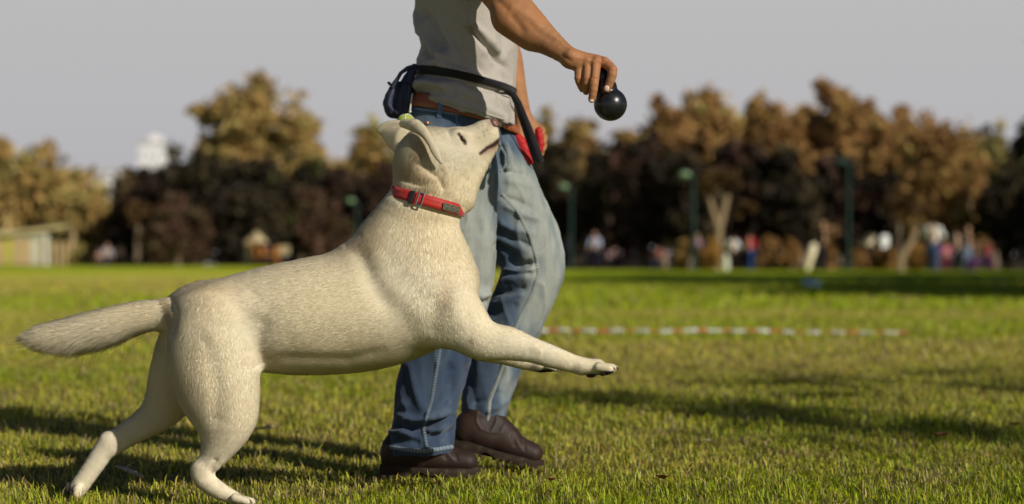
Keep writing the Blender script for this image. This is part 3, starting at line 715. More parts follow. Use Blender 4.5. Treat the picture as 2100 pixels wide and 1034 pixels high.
FL = [
    # behind the far knee
    ([(1010, 500), (1035, 512), (1062, 530)], 7, -.0162), ([(1040, 528), (1062, 545), (1095, 540)], 7, -.0216), ([(1030, 550), (1065, 556), (1100, 548)], 6, .0162),
    ([(1020, 585), (1050, 572), (1090, 566)], 8, .0121), ([(1012, 600), (1050, 598), (1080, 585)], 7, -.0135), ([(1005, 628), (1040, 615), (1075, 600)], 7, .0095), ([(1000, 650), (1030, 640), (1065, 622)], 6, -.0081),
    ([(1020, 455), (1050, 470), (1100, 480)], 9, .0081), ([(1015, 475), (1050, 490), (1090, 505)], 7, -.0081), ([(1028, 420), (1070, 440), (1110, 452)], 7, .0068), ([(1030, 405), (1060, 412), (1100, 430)], 6, -.0054),
    ([(1030, 370), (1060, 372), (1095, 385)], 8, .0054), ([(1025, 350), (1060, 356), (1085, 360)], 5, -.0054),
    # groin and hip
    ([(1010, 270), (1035, 300), (1045, 340), (1038, 352)], 6, .0121), ([(1000, 285), (1025, 310), (1030, 345)], 5, -.0108), ([(1040, 285), (1060, 320), (1062, 350)], 5, -.0081), ([(960, 290), (1000, 330), (1025, 400)], 12, .0054),
    ([(870, 262), (900, 290), (950, 300)], 8, -.0068), 
    # near calf and hem stack
    ([(835, 730), (850, 800), (870, 850)], 10, .0068), ([(925, 740), (925, 800), (905, 850)], 12, -.0081), ([(815, 850), (850, 862), (890, 856), (940, 835)], 7, .0175), ([(800, 872), (840, 880), (880, 872), (935, 850)], 6, -.0189),
    ([(930, 860), (900, 880), (872, 884)], 6, .0149), ([(935, 880), (905, 894), (875, 898)], 5, -.0108), ([(800, 890), (820, 882), (850, 896)], 8, .0149), ([(812, 858), (818, 840), (835, 820)], 8, .0081), ([(930, 820), (900, 845), (872, 852)], 6, .0108), ([(808, 910), (840, 905), (862, 910)], 6, -.0081),
    # far calf
    ([(1060, 680), (1040, 760), (1015, 850)], 9, .0068), ([(1070, 700), (1055, 745), (1020, 810)], 6, -.0081), ([(960, 745), (965, 800), (975, 850)], 9, -.0068), ([(1040, 815), (1020, 835), (990, 845)], 6, .0081), ([(1030, 800), (1000, 822), (965, 828)], 6, -.0068),
    # near thigh front
    ([(1005, 600), (985, 606), (960, 612)], 7, .0135), ([(1003, 618), (985, 622), (955, 632)], 5, -.0095), ([(1003, 640), (985, 645), (960, 650)], 7, .0081), ([(985, 420), (1000, 520), (995, 590)], 9, .0041), ([(960, 640), (940, 720), (925, 790)], 10, .0054),
]
JV = folds(JV, JN, FL); JN = vnormals(JV, JQ)
cr = 1 - np.abs(fbm(JV * np.array([1, 1, .55]), 16, 41, 2)); JV += JN * ((cr ** 3 - .45) * .006)[:, None]
JN = vnormals(JV, JQ)
jx, jy = topix(JV)
def jb(cx, cy, r, r2): return np.exp(-(((jx - cx) / r) ** 2 + ((jy - cy) / r2) ** 2))
ind = np.array([.034, .054, .098]); mid = np.array([.088, .125, .168]); fade = np.array([.285, .305, .275])
nearleg = JV[:, 1] < 5.09
fz = np.where(nearleg, np.clip(1.0 * jb(945, 400, 90, 150) + 1.0 * jb(1000, 560, 46, 90) + .8 * jb(950, 560, 60, 80) + .5 * jb(870, 270, 40, 60) + .18 * jb(900, 780, 40, 90), 0, 1),
              np.clip(.95 * jb(1120, 540, 62, 120) + .85 * jb(1070, 380, 60, 80) + .45 * jb(1090, 660, 45, 100) + .55 * jb(1040, 790, 18, 80) + .15, 0, 1))
fz = fz * (1 - .55 * np.where(~nearleg, np.clip(jb(1020, 590, 45, 60), 0, 1), 0)); fz = fz * (1 - .5 * (jb(955, 240, 40, 30) + jb(1000, 252, 30, 20)).clip(0, 1))  # hip patches: forearm shadow painted in as darker denim
wear = fbm(JV * np.array([1, 1, .4]), 20, 51, 3); ridge = np.clip((cr - .8) * 5, 0, 1)
fz = np.clip(fz + wear * .26 + .16 * fbm(JV * np.array([1, 1, .15]), 45, 88, 2) + ridge * .10, 0, 1)[:, None]
JC = np.where(fz < .5, ind + (mid - ind) * fz * 2, mid + (fade - mid) * (fz * 2 - 1))
jeans = mesh_np('jeans', JV, JQ, denim, person, True, col=JC)
jb_ = bvh_of(JV, JQ)
stitch = [(.30, .31, .27), (.16, .19, .20)]; stitch_d = [(.16, .19, .22), (.05, .08, .12)]
seam_mat = material('denim_seam', attr='Col', rough=.85, spec=.1, bump=[(600, .5, .001)])
surface_strip('seam', jb_, [(1029, 398), (1060, 432), (1085, 480), (1100, 530), (1104, 562), (1092, 600), (1068, 648), (1050, 690), (1036, 735), (1020, 780), (1004, 822), (999, 878)], 9, .0018, seam_mat, jeans, 2.6, stitch, .0012)
surface_strip('seam', jb_, [(902, 715), (893, 770), (885, 820), (873, 860), (868, 880), (873, 905), (876, 926)], 9, .0018, seam_mat, jeans, 2.6, stitch_d, .0012)
surface_strip('hem', jb_, [(798, 916), (825, 921), (860, 925), (900, 922), (928, 917)], 10, .0022, seam_mat, jeans, 3.2, [(.24, .28, .30), (.09, .13, .18)], .0016)
surface_strip('hem', jb_, [(996, 884), (1006, 884), (1022, 877), (1031, 870)], 9, .0020, seam_mat, jeans, 3.2, [(.27, .31, .32), (.11, .15, .20)], .0016)
surface_strip('pocket_edge', jb_, [(935, 226), (936, 250), (945, 262), (990, 258)], 5, .0014, seam_mat, jeans, 3, [(.10, .16, .27)], .0006)
surface_strip('pocket_edge', jb_, [(1000, 275), (1022, 292), (1036, 318), (1036, 340), (1026, 352)], 6, .0016, seam_mat, jeans, 3, [(.30, .32, .28), (.16, .20, .22)], .0006)
surface_strip('waistband', jb_, [(852, 222), (880, 226), (905, 229), (940, 236)], 5, .0012, seam_mat, jeans, 3, [(.22, .30, .38), (.12, .19, .28)], .0006)
rivet = material('copper', (.45, .2, .1), .35, metal=.8)
p, n = project(jb_, 876, 253, .001)
if p: b = MB(); b.ball(p, .0055, 2, (1, .35, 1)); b.build('button', rivet, jeans)
# belt
leather_b = material('brown_leather', (.33, .095, .035), .42, spec=.5, var=[(25, .2)], bump=[(200, .4, .001)])
be1 = Vector((185, 0, -42)).normalized()
belt, BV2, bn2 = band('belt', jb_, W(943, 231, M), be1, (0, 1, 0), .036, .004, .003, leather_b, person, n=100, smooth=30)
bb = bvh_of(BV2, np.array([[q for q in f.vertices] for f in belt.data.polygons]))
def plate(bvh, name, px, py, w_, h_, th, ang, mat, parent, hole=False):
    p, n = project(bvh, px, py, th * .5)
    if p is None: return
    nn = Vector((n.x, n.y, 0)).normalized(); ux = Vector((0, 0, 1)).cross(nn).normalized() * -1; ux = -ux if ux.x < 0 else ux; uy = nn.cross(ux); uy = uy if uy.z > 0 else -uy
    rot = Matrix((ux, uy, nn)).transposed() @ Matrix.Rotation(ang, 3, 'Z'); b = MB()
    if hole:
        t = .005
        for s in (-1, 1):
            b.box(Vector(p) + rot @ Vector((s * (w_ / 2 - t / 2), 0, 0)), (t, h_, th), rot, .0008); b.box(Vector(p) + rot @ Vector((0, s * (h_ / 2 - t / 2), 0)), (w_ - 2 * t, t, th), rot, .0008)
    else: b.box(p, (w_, h_, th), rot, .0008)
    return b.build(name, mat, parent)
loop_m = material('loop_denim', (.10, .16, .26), .85)
plate(bb, 'buckle', 1021, 240, .034, .046, .005, R(-13), metal, belt, True)
plate(bb, 'belt_tongue', 1013, 240, .008, .046, .004, R(-13), metal, belt)
for px, py in ((903, 222), (1003, 240)): plate(bb, 'belt_loop', px, py, .014, .050, .003, R(-6), loop_m, jeans)

# shirt -------------------------------------------------------------
S = []
S += chain([(948, -150, M, 84), (955, -60, M, 104), (957, 20, M, 104), (961, 100, M, 99), (955, 170, M, 101), (948, 205, M, 104), (952, 275, M, 103)], k=.03, sy=1.54)
S += chain([(932, -145, 4.93, 64), (955, -110, 4.87, 66), (1000, -80, 4.80, 62)], k=.04, sy=1.0)
S += chain([(940, -145, 5.27, 62), (965, -100, 5.33, 55), (990, -50, 5.36, 52)], k=.04, sy=1.0)
S += chain([(950, -195, M, 48), (950, -150, M, 66)], k=.05, sy=1.6)
def cuts(A, X, Y, Z):
    w = W(945, 230, M)
    A = np.maximum(A, -((Z - w[2]) + (X - w[0]) * .25 + .05 * np.abs(Y - M)))
    nk = W(956, -222, M); A = np.maximum(A, (Z - nk[2]) + (X - nk[0]) * .35)
    return A
SV, SQ = sculpt(S, .0045, extra=cuts)
SV = laplace(SV, SQ, 1, .4); SN = vnormals(SV, SQ)
SF = [
    ([(850, 20), (878, 75), (903, 112), (908, 136)], 7, .0248), ([(862, 15), (892, 75), (915, 108)], 8, -.0217), ([(846, 40), (862, 80), (880, 118)], 6, -.0155),
    ([(958, 52), (985, 80), (1015, 115), (1040, 145)], 6, -.0155), ([(968, 48), (996, 76), (1028, 112)], 7, .0093), ([(930, -20), (950, 30), (962, 60)], 10, .0093),
    ([(850, 150), (900, 152), (960, 168), (1010, 184), (1055, 194)], 8, -.0170), ([(850, 132), (900, 134), (960, 148), (1012, 168), (1050, 178)], 8, .0109), ([(850, 176), (880, 172), (915, 178)], 10, .0186), ([(852, 190), (885, 188), (912, 192)], 5, -.0093),
    ([(845, 128), (870, 118), (900, 130)], 5, .0093), ([(862, 120), (905, 118), (950, 140)], 6, -.0109), ([(880, 105), (925, 125), (965, 160)], 8, .0093),
    ([(905, 20), (930, 70), (960, 120), (1000, 165)], 12, -.0078), ([(925, 90), (960, 130), (990, 165)], 7, .0078), ([(1015, 30), (1010, 80), (990, 120)], 7, .0047), ([(1035, 60), (1030, 110), (1010, 150)], 6, -.0047),
    ([(980, 200), (1000, 225), (1035, 240)], 6, .0078), ([(1020, 195), (1030, 215), (1040, 240)], 5, -.0078), ([(925, 190), (960, 205), (1000, 222)], 7, -.0062), ([(870, 200), (910, 198), (940, 208)], 6, .0062),
    ([(958, -10), (962, 30), (950, 60)], 9, .0093), ([(905, -40), (925, 20), (930, 60)], 10, .0078),
]
SV = folds(SV, SN, SF); SN = vnormals(SV, SQ)
cs = 1 - np.abs(fbm(SV * np.array([1, 1, .6]), 10, 61, 2)); SV += SN * ((cs ** 3 - .5) * .010)[:, None]
shirt_mat = material('grey_jersey', (.40, .365, .325), .9, spec=.1, sheen=.1, var=[(900, .16), (120, .06)], bump=[(900, .35, .0007), (35, .2, .003)])
shirt = mesh_np('t_shirt', SV, SQ, shirt_mat, person, True)
sb = bvh_of(SV, SQ)
surface_strip('hem', sb, [(852, 199), (880, 203), (910, 210), (945, 219), (980, 229), (1010, 238), (1034, 245)], 6, .0016, material('jersey_hem', (.36, .34, .26), .9, spec=.1), shirt, 4)

# body: head, neck, arms, hands, legs as one mesh ---------------------
B_ = []
B_ += chain([(952, -165, M, 46), (957, -60, M, 84), (960, 60, M, 82), (955, 160, M, 80), (945, 235, M, 72)], k=.04, sy=1.35)
B_ += chain([(935, 240, MN + .02, 68), (936, 420, MN, 62), (942, 590, MN, 38), (895, 740, MN, 40), (866, 925, MN, 30)], k=.03, sy=.9)
B_ += chain([(955, 250, MF - .02, 68), (1035, 425, MF, 60), (1092, 545, MF, 34), (1040, 700, MF, 40), (990, 870, MF, 30)], k=.03, sy=.9)
B_ += chain([(866, 925, MN, 26), (852, 938, MN, 22), (925, 955, MN, 10)], k=.02)
B_ += chain([(990, 870, MF, 26), (978, 888, MF, 20), (1065, 930, MF, 9)], k=.02)
B_ += chain([(955, -150, M, 50), (975, -235, M, 44)], k=.03)                      # neck
B_ += chain([(985, -300, M, 62), (975, -340, M, 70)], k=.03, sy=.95)              # skull
B_ += chain([(1010, -270, M, 46), (1024, -245, M, 26)], k=.03)                    # jaw
B_ += chain([(1044, -310, M, 8), (1056, -288, M, 11)], k=.012)                    # nose
B_ += chain([(1040, -262, M, 14), (1030, -262, M, 18)], k=.01)                    # lips
for s in (-1, 1):
    B_ += chain([(978, -300, M + s * .080, 15), (974, -280, M + s * .078, 10)], k=.008, sy=.5)   # ears
    B_ += chain([(1030, -322, M + s * .035, 10), (1036, -318, M + s * .02, 9)], k=.012)           # brow
# near arm, shoulder to wrist
B_ += chain([(938, -140, 4.92, 54), (984, -74, 4.82, 48), (1033, -6, 4.76, 40), (1058, 26, 4.74, 41), (1082, 50, 4.73, 38), (1114, 78, 4.71, 31), (1148, 103, 4.69, 22.5), (1172, 121, 4.675, 19.5)], k=.03, sy=.95)
B_ += chain([(1040, 40, 4.73, 31), (1085, 78, 4.72, 22)], k=.03)
# far arm
B_ += chain([(942, -140, 5.28, 54), (985, -40, 5.36, 44), (1022, 75, 5.40, 34), (1038, 120, 5.385, 33), (1055, 185, 5.34, 25), (1072, 240, 5.29, 17.5)], k=.03, sy=.95)
BV_, BQ_ = sculpt(B_, .005)
BV_ = laplace(BV_, BQ_, 1, .4)
# the two hands at a finer grid, grown out of the wrists
HA = []
HA += chain([(1114, 78, 4.71, 31), (1148, 103, 4.69, 22.5), (1172, 121, 4.675, 19)], k=.015, sy=.95)
TY = 4.682
for (mx, my, r0) in ((1238, 128, 11.5), (1222, 127, 12), (1205, 129, 11.5), (1190, 136, 11)):
    HA += chain([(1170, 120, 4.675, 16), (mx, my, 4.672 if mx > 1210 else 4.678, r0)], k=.012, sy=.95)
HA += chain([(1185, 124, 4.678, 15), (1208, 138, 4.69, 16)], k=.012)
HA += chain([(1239, 128, 4.668, 10.8), (1256, 143, 4.645, 10.0), (1252, 166, 4.640, 8.8), (1245, 183, 4.643, 7.6)], k=.004)
HA += chain([(1222, 128, 4.666, 11.0), (1219, 160, 4.645, 10.0), (1217, 184, 4.641, 8.8), (1213.5, 204, 4.645, 7.4)], k=.004)
HA += chain([(1203.5, 130, 4.668, 10.2), (1203, 160, 4.652, 9.0), (1202, 176, 4.660, 8.2), (1202, 188, 4.674, 7.2)], k=.004)
HA += chain([(1188.5, 138, 4.672, 9.6), (1186, 160, 4.662, 8.2), (1190, 173, 4.670, 7.6), (1194, 183, 4.684, 6.6)], k=.004)
HA += chain([(1180, 130, 4.700, 15), (1205, 152, 4.722, 12), (1222, 172, 4.720, 10), (1232, 186, 4.716, 8.5)], k=.01)
for (kx, ky, Yk) in ((1240, 126, 4.660), (1222.5, 124, 4.656), (1205, 126, 4.660), (1190, 133, 4.666)): HA += chain([(kx, ky, Yk, 7.5), (kx - 3, ky + 3, Yk, 7)], k=.008)
HA += chain([(1169, 112, 4.655, 6), (1173, 114, 4.655, 6)], k=.012)      # wrist bone
H1V, H1Q = sculpt(HA, .0016)
H1V = folds(H1V, vnormals(H1V, H1Q), [([(1180, 118), (1200, 122), (1222, 126)], 3, .0010), ([(1213, 132), (1212, 150), (1211, 160)], 2.2, -.002), ([(1196, 134), (1195, 150), (1194, 160)], 2.2, -.002), ([(1130, 70), (1160, 95), (1185, 112)], 3, .0016), ([(1120, 90), (1150, 112), (1175, 128)], 3.5, -.0012),
    ([(1214, 160), (1224, 161)], 2, -.0012), ([(1251, 145), (1262, 147)], 2, -.001)])
HB = []
HB += chain([(1055, 185, 5.34, 25), (1072, 240, 5.29, 17.5)], k=.015, sy=.95)
HB += chain([(1071, 238, 5.285, 16), (1092, 272, 5.285, 20), (1100, 292, 5.285, 19)], k=.012, sy=.85)
for i, (ax0, ay0) in enumerate(((1110, 268), (1114, 282), (1113, 296), (1108, 308))):
    HB += chain([(ax0 - 8, ay0 - 6, 5.29, 10), (ax0, ay0, 5.275, 9.2), (ax0 - 3, ay0 + 10, 5.25, 8.4), (ax0 - 16, ay0 + 13, 5.235, 7.4), (ax0 - 25, ay0 + 11, 5.24, 6.6)], k=.004)
HB += chain([(1068, 250, 5.27, 12), (1066, 275, 5.245, 9.5), (1074, 295, 5.235, 8.5), (1082, 308, 5.235, 7)], k=.008)
H2V, H2Q = sculpt(HB, .0020)
o1 = len(BV_); o2 = o1 + len(H1V)
AV = np.concatenate([BV_, H1V, H2V]); AQ = np.concatenate([BQ_, H1Q + o1, H2Q + o2])
AN = vnormals(AV, AQ)
AV = folds(AV, AN, [([(1040, 10), (1075, 25), (1110, 60)], 9, .003), ([(1045, 30), (1062, 48), (1075, 70)], 8, -.004), ([(1080, 40), (1100, 62), (1140, 90)], 6, -.002), ([(1015, -5), (1035, 15), (1045, 20)], 8, -.004)])
ax_, ay_ = topix(AV); sk = np.array([.335, .152, .063])
AC = sk * (1 + .10 * fbm(AV, 30, 9)[:, None]) 
def ab(cx, cy, r): return np.exp(-(((ax_ - cx) / r) ** 2 + ((ay_ - cy) / r) ** 2))[:, None]
for (cx, cy, r) in ((1256, 144, 8), (1220, 161, 7), (1203, 161, 6), (1213, 204, 6), (1240, 128, 9), (1223, 126, 8), (1187, 161, 6), (1245, 186, 5), (1100, 290, 16)): AC = AC + (np.array([.42, .15, .07]) - AC) * .45 * ab(cx, cy, r)
hand_skin = material('skin', attr='Col', rough=.58, spec=.28, sub=.12, var=[(90, .08), (22, .10)], bump=[(350, .25, .0012), (90, .2, .0015)])
pbody = mesh_np('body', AV, AQ, hand_skin, person, True, col=AC)
ab_ = bvh_of(AV, AQ)
nailm = material('fingernail', (.80, .60, .48), .25, spec=.6)
def nail(px, py, off, sx=.0065, sz=.0075):
    p, n = project(ab_, px, py, off)
    if p is None: return
    z = Vector(n); x_ = Vector((1, 0, 0)) - z * z.x; x_.normalize(); y_ = z.cross(x_)
    b = MB(); b.ball(p, 1, 2, (sx, sz, .0016), Matrix((x_, y_, z)).transposed()); b.build('fingernail', nailm, pbody)
nail(1244.5, 181.5, .0002); nail(1213, 207, .0002, .0055, .004)
for s in (-1, 1):
    b = MB(); b.ball(W(1030, -308, M + s * .030), .010, 2); b.build('eye', material('eyeball', (.6, .6, .58), .2), person)
hair_m = material('dark_hair', (.035, .022, .014), .6, bump=[(200, .8, .004, (1, 1, .2))])
HV, HQ = sculpt(chain([(968, -345, M, 74), (955, -310, M, 62)], k=.02) , .008, extra=lambda A, X, Y, Z: np.maximum(A, (X - W(1035, 0, M)[0]) + (W(0, -320, M)[2] - Z) * .9))
mesh_np('hair', HV, HQ, hair_m, person)

# shoes -------------------------------------------------------------
def shoe(anchor, ang, Yc, cols, wet):
    """a slip-on boot built along its own axes, then turned about the toe"""
    Ls = .272; pr = []
    def q(x, z, r, y=0): return np.array([x, y, z]), r
    def c(pts, k=.012, sy=1.0):
        _gid[0] += 1
        for (a, ra), (b_, rb) in zip(pts, pts[1:]):
            p = prim(a, b_, ra, rb, k, sy); p['g'] = _gid[0]; pr.append(p)
    c([q(.040, .058, .036), q(.110, .052, .038), (q(.175, .043, .033)), q(.228, .036, .030)], .02, 1.12)
    c([q(.060, .128, .038), q(.062, .085, .043), q(.085, .060, .045)], .02, .95)
    c([q(.035, .075, .030), q(.034, .045, .031)], .015, 1.05)
    c([q(.110, .105, .024), q(.150, .070, .030)], .03, 1.1)
    def ex(A, X, Y, Z):
        A = np.maximum(A, -(Z - .020)); A = np.maximum(A, Z - .118)
        inner = (np.hypot(X - .062, Y / .9) - .022); return np.maximum(A, -np.maximum(inner, -(Z - .10)))
    V, Q = sculpt(pr, .0034, extra=ex); V = laplace(V, Q, 1, .4); N = vnormals(V, Q)
    # creases over the toe joint and panel seams, raised on both sides
    cx = V[:, 0]; cz = V[:, 2]
    def ln(pl, w, a):
        d, t = segdist(cx * 1000, cz * 1000, [(u * 1000, v * 1000) for u, v in pl]); return a * np.exp(-(d / w) ** 2)
    Dp = ln([(.165, .075), (.175, .050)], 4, -.003) + ln([(.180, .070), (.190, .048)], 4, .002) + ln([(.195, .066), (.205, .045)], 4, -.002)
    Dp = Dp + ln([(.052, .15), (.058, .09), (.075, .072)], 2.5, .0022) + ln([(.075, .072), (.105, .068), (.128, .075), (.138, .105)], 2.5, .0022) + ln([(.105, .14), (.112, .10), (.105, .075)], 3, .002)
    V = V + N * Dp[:, None]
    V[:, 0] = np.where(V[:, 0] > .2, V[:, 0], V[:, 0])
    rot = Matrix.Rotation(ang, 3, 'Y'); Rm = np.array(rot); off = np.array(anchor)
    T = lambda P: (P - np.array([.235, 0, 0])) @ Rm.T + off
    root = mesh_np('shoe', T(V), Q, cols, person, True)
    # sole: outline extruded, with heel block and tread lugs
    b = MB(); n = 40; prof = []
    for i in range(n):
        a = 2 * math.pi * i / n; x_ = math.cos(a); y_ = math.sin(a)
        X = .132 + .134 * (abs(x_) ** .85) * (1 if x_ > 0 else -1); wd = .047 if X > .14 else .038 + .009 * max(0, (X - .06) / .08)
        prof.append((X, wd * (abs(y_) ** .8) * (1 if y_ > 0 else -1)))
    def zb(X): return .004 + (.010 if .095 < X < .125 else 0) + max(0, X - .22) * .18
    def zt(X): return .030 - .010 * min(1, max(0, (X - .06) / .12)) + max(0, X - .23) * .15
    rb = [b.bm.verts.new((X * 1, Y_ * .97, zb(X))) for X, Y_ in prof]; rm = [b.bm.verts.new((X, Y_ * 1.03, (zb(X) + zt(X)) / 2)) for X, Y_ in prof]; rt = [b.bm.verts.new((X, Y_, zt(X))) for X, Y_ in prof]
    for A_, B2 in ((rb, rm), (rm, rt)):
        for i in range(n): b.bm.faces.new((A_[i], A_[(i + 1) % n], B2[(i + 1) % n], B2[i]))
    b.bm.faces.new(rb[::-1]); b.bm.faces.new(rt)
    for i in range(13):
        X = .012 + i * .0195
        if .09 < X < .125: continue
        for s in (-1, 1): b.box((X, s * .026, zb(X) - .003), (.011, .030, .008), None, .0012)
    so = b.build('sole', sole_m, root)
    co = np.empty(len(so.data.vertices) * 3, np.float32); so.data.vertices.foreach_get('co', co); so.data.vertices.foreach_set('co', T(co.reshape(-1, 3)).astype(np.float32).ravel()); so.data.update()
    return root
sole_m = material('sole_rubber', (.032, .022, .016), .8, spec=.2, noise=(50, (.065, .048, .03), .5, .7), bump=[(200, .5, .001)])
shoe_l = material('shoe_leather', (.027, .014, .010), .6, spec=.32, var=[(18, .35), (90, .15)], bump=[(180, .3, .0012), (40, .2, .002)])
toe = W(962, 521, 4.99); shoe((toe[0] + .0, MN, .004), R(0), MN, shoe_l, 0)
toe = W(1090, 521, 5.17); shoe((toe[0], MF - .02, .006), R(13.5), MF, shoe_l, 0)

# ------------------------------------------------------------------ things the man carries
rubber = material('black_rubber', (.010, .010, .012), .30, spec=.5, bump=[(120, .12, .002), (600, .2, .0005)], var=[(20, .3)])
toyprims = chain([(1251.5, 214.5, TY, 33.8), (1252, 214.5, TY, 33.8)], k=.004) + chain([(1240.5, 181, TY, 25), (1240, 181, TY, 25)], k=.006) + chain([(1233, 158, TY, 19), (1233.5, 158, TY, 19)], k=.006)
toyprims += chain([(1229, 143, TY, 6), (1231, 152, TY, 6)], k=.002, carve=True)
TV, TQ = sculpt(toyprims, .0017)
toy = mesh_np('rubber_toy', TV, TQ, rubber, None)
tag(toy, 'black rubber snowman shaped chew toy gripped by the outstretched hand', 'dog toy')

strap_m = material('black_webbing', (.014, .013, .018), .75, spec=.3, sheen=.1, bump=[(900, .5, .0006)])
leash = empty('leash', tuple(W(1080, 260, 5.1)))
tag(leash, 'black webbing leash strapped round the waist and hanging to the lowered hand', 'leash')
allv = np.concatenate([SV, JV]); 
sh1 = Vector((200, 0, -44)).normalized()
wb, WV, wn = band('waist_strap', sb, W(952, 170, M), sh1, (0, 1, 0), .0190, .0015, .0025, strap_m, leash, n=120, smooth=24)
pts = [(1040, 187, 4.975), (1052, 194, 5.0), (1062, 212, 5.04), (1072, 240, 5.08), (1084, 272, 5.11), (1096, 305, 5.13), (1103, 326, 5.14), (1106, 334, 5.15)]
wd = [12, 13, 15, 18, 20, 22, 22, 18]
Lp, Rp = [], []
for (x_, y_, Y_), w_ in zip(pts, wd):
    i = pts.index((x_, y_, Y_)); x0, y0, _ = pts[max(0, i - 1)]; x1, y1, _ = pts[min(len(pts) - 1, i + 1)]; l = math.hypot(x1 - x0, y1 - y0); nx, ny = -(y1 - y0) / l, (x1 - x0) / l
    Lp.append(W(x_ - nx * w_ / 2, y_ - ny * w_ / 2, Y_ - .008)); Rp.append(W(x_ + nx * w_ / 2, y_ + ny * w_ / 2, Y_ + .004))
thick_ribbon('hanging_strap', Lp, Rp, .003, strap_m, leash)
redm = material('red_plastic', (.40, .010, .010), .6, spec=.3, bump=[(60, .2, .002)])
RG = []
for (bx_, by_, br_) in ((1061, 281, 7), (1064, 294, 9), (1071, 292, 8), (1071, 309, 9), (1079, 306, 7), (1078, 322, 9), (1086, 330, 7), (1104, 268, 6), (1106, 281, 7), (1108, 295, 7), (1106, 308, 6)): RG += chain([(bx_, by_, 5.165, br_ + 1)], k=.012)
RG += chain([(1062, 284, 5.168, 4), (1086, 326, 5.168, 4), (1104, 270, 5.168, 4), (1107, 306, 5.168, 4)], k=.004)
RV, RQ = sculpt(RG, .002)
rg = mesh_np('leash_grip', RV, RQ, redm, leash); tag(rg, 'red knobbly hand grip')

# treat pouch on the back of the belt
pouch_m = material('navy_nylon', (.032, .038, .065), .62, spec=.3, var=[(12, .3)], bump=[(14, .5, .01), (500, .3, .0008)])
pouch = empty('treat_pouch', tuple(W(815, 245, 5.0)))
tag(pouch, 'dark navy nylon treat pouch hanging on the back of the waist strap', 'pouch')
PP = chain([(847, 138, 5.0, 4), (838, 162, 5.0, 12), (828, 198, 5.0, 20), (826, 226, 5.0, 19)], k=.006, sy=1.5) + chain([(814, 160, 5.0, 2.5), (807, 184, 5.0, 10), (799, 212, 5.0, 14), (806, 229, 5.0, 13)], k=.010, sy=1.8) + chain([(838, 236, 5.0, 11), (802, 229, 5.0, 11)], k=.008, sy=1.8)
PVx, PQx = sculpt(PP, .0035); PNx = vnormals(PVx, PQx)
PVx = folds(PVx, PNx, [([(822, 160), (812, 190), (806, 235)], 4, -.006), ([(836, 165), (830, 195), (828, 240)], 4, -.007), ([(795, 215), (815, 232), (840, 236)], 4, .005), ([(812, 170), (800, 200), (795, 220)], 3, .004), ([(845, 150), (838, 180), (840, 210)], 4, .005)])
mesh_np('bag', PVx, PQx, pouch_m, pouch)
b = MB(); b.tube([W(852, 134, 4.985), W(845, 150, 4.975), W(838, 172, 4.965)], [.008, .009, .006], 8); b.tube([W(797, 170, 5.0), W(806, 178, 4.975), W(822, 150, 4.97), W(836, 140, 4.97), W(850, 136, 4.98)], [.004, .006, .005, .006, .006], 8); b.build('flap_rim', pouch_m, pouch)
cord = material('pale_cord', (.55, .52, .45), .7)
b = MB(); b.tube([W(846, 192, 4.94), W(843, 208, 4.935), W(841, 226, 4.93)], [.002, .002, .0024], 8); b.ball(W(841, 229, 4.93), .004, 2); b.build('drawcord', cord, pouch)
ballm = material('tennis_felt', (.34, .42, .06), .95, spec=.05, sheen=.3, bump=[(700, .8, .002)])
tb = MB(); tb.ball(W(832, 252, 4.93), .0235, 4); tball = tb.build('tennis_ball', ballm, None)
tag(tball, 'yellow-green tennis ball tucked under the pouch behind the dog\'s ear', 'ball')
b = MB(); cbx = Vector(W(832, 252, 4.93)); pts_ = []
for i in range(65):
    t = 2 * math.pi * i / 64; v = Vector((math.cos(t) + .35 * math.cos(3 * t), .9 * math.sin(2 * t), math.sin(t) - .35 * math.sin(3 * t))).normalized()
    v.rotate(Matrix.Rotation(R(60), 3, 'X')); pts_.append(cbx + v * .0235)
b.tube(pts_, .0016, 6, cap=False); b.build('seam', material('felt_seam', (.62, .62, .55), .8), tball)
# ------------------------------------------------------------------ trees
bark = material('bark', (.16, .115, .075), .9, spec=.1, noise=(6, (.28, .22, .15), .45, .65, (1, 1, .25)), bump=[(30, .6, .02, (1, 1, .3))])
pale_bark = material('pale_bark', (.30, .22, .13), .85, spec=.1, noise=(4, (.24, .17, .11), .5, .7, (1, 1, .4)), bump=[(24, .4, .02, (1, 1, .3))])
def leaf_mat(name, col, rough=.75):
    m = material(name, attr='Col', rough=rough, spec=.12)
    t = m.node_tree; b = t.nodes['Principled BSDF']; tr = t.nodes.new('ShaderNodeBsdfTranslucent'); mx = t.nodes.new('ShaderNodeMixShader'); mx.inputs[0].default_value = .22
    t.links.new(b.inputs['Base Color'].links[0].from_socket, tr.inputs['Color']); t.links.new(b.outputs[0], mx.inputs[1]); t.links.new(tr.outputs[0], mx.inputs[2]); t.links.new(mx.outputs[0], t.nodes['Material Output'].inputs['Surface'])
    return m
leafm = leaf_mat('leaves', None)
GOLD = (.44, .28, .095); BROWN = (.36, .20, .08); OLIVE = (.37, .30, .10); DARK_SHADE = (.032, .026, .019); RED = (.115, .062, .044); GREEN = (.10, .11, .035)  # near-black tone puts the lower wood's shade into the leaf colour
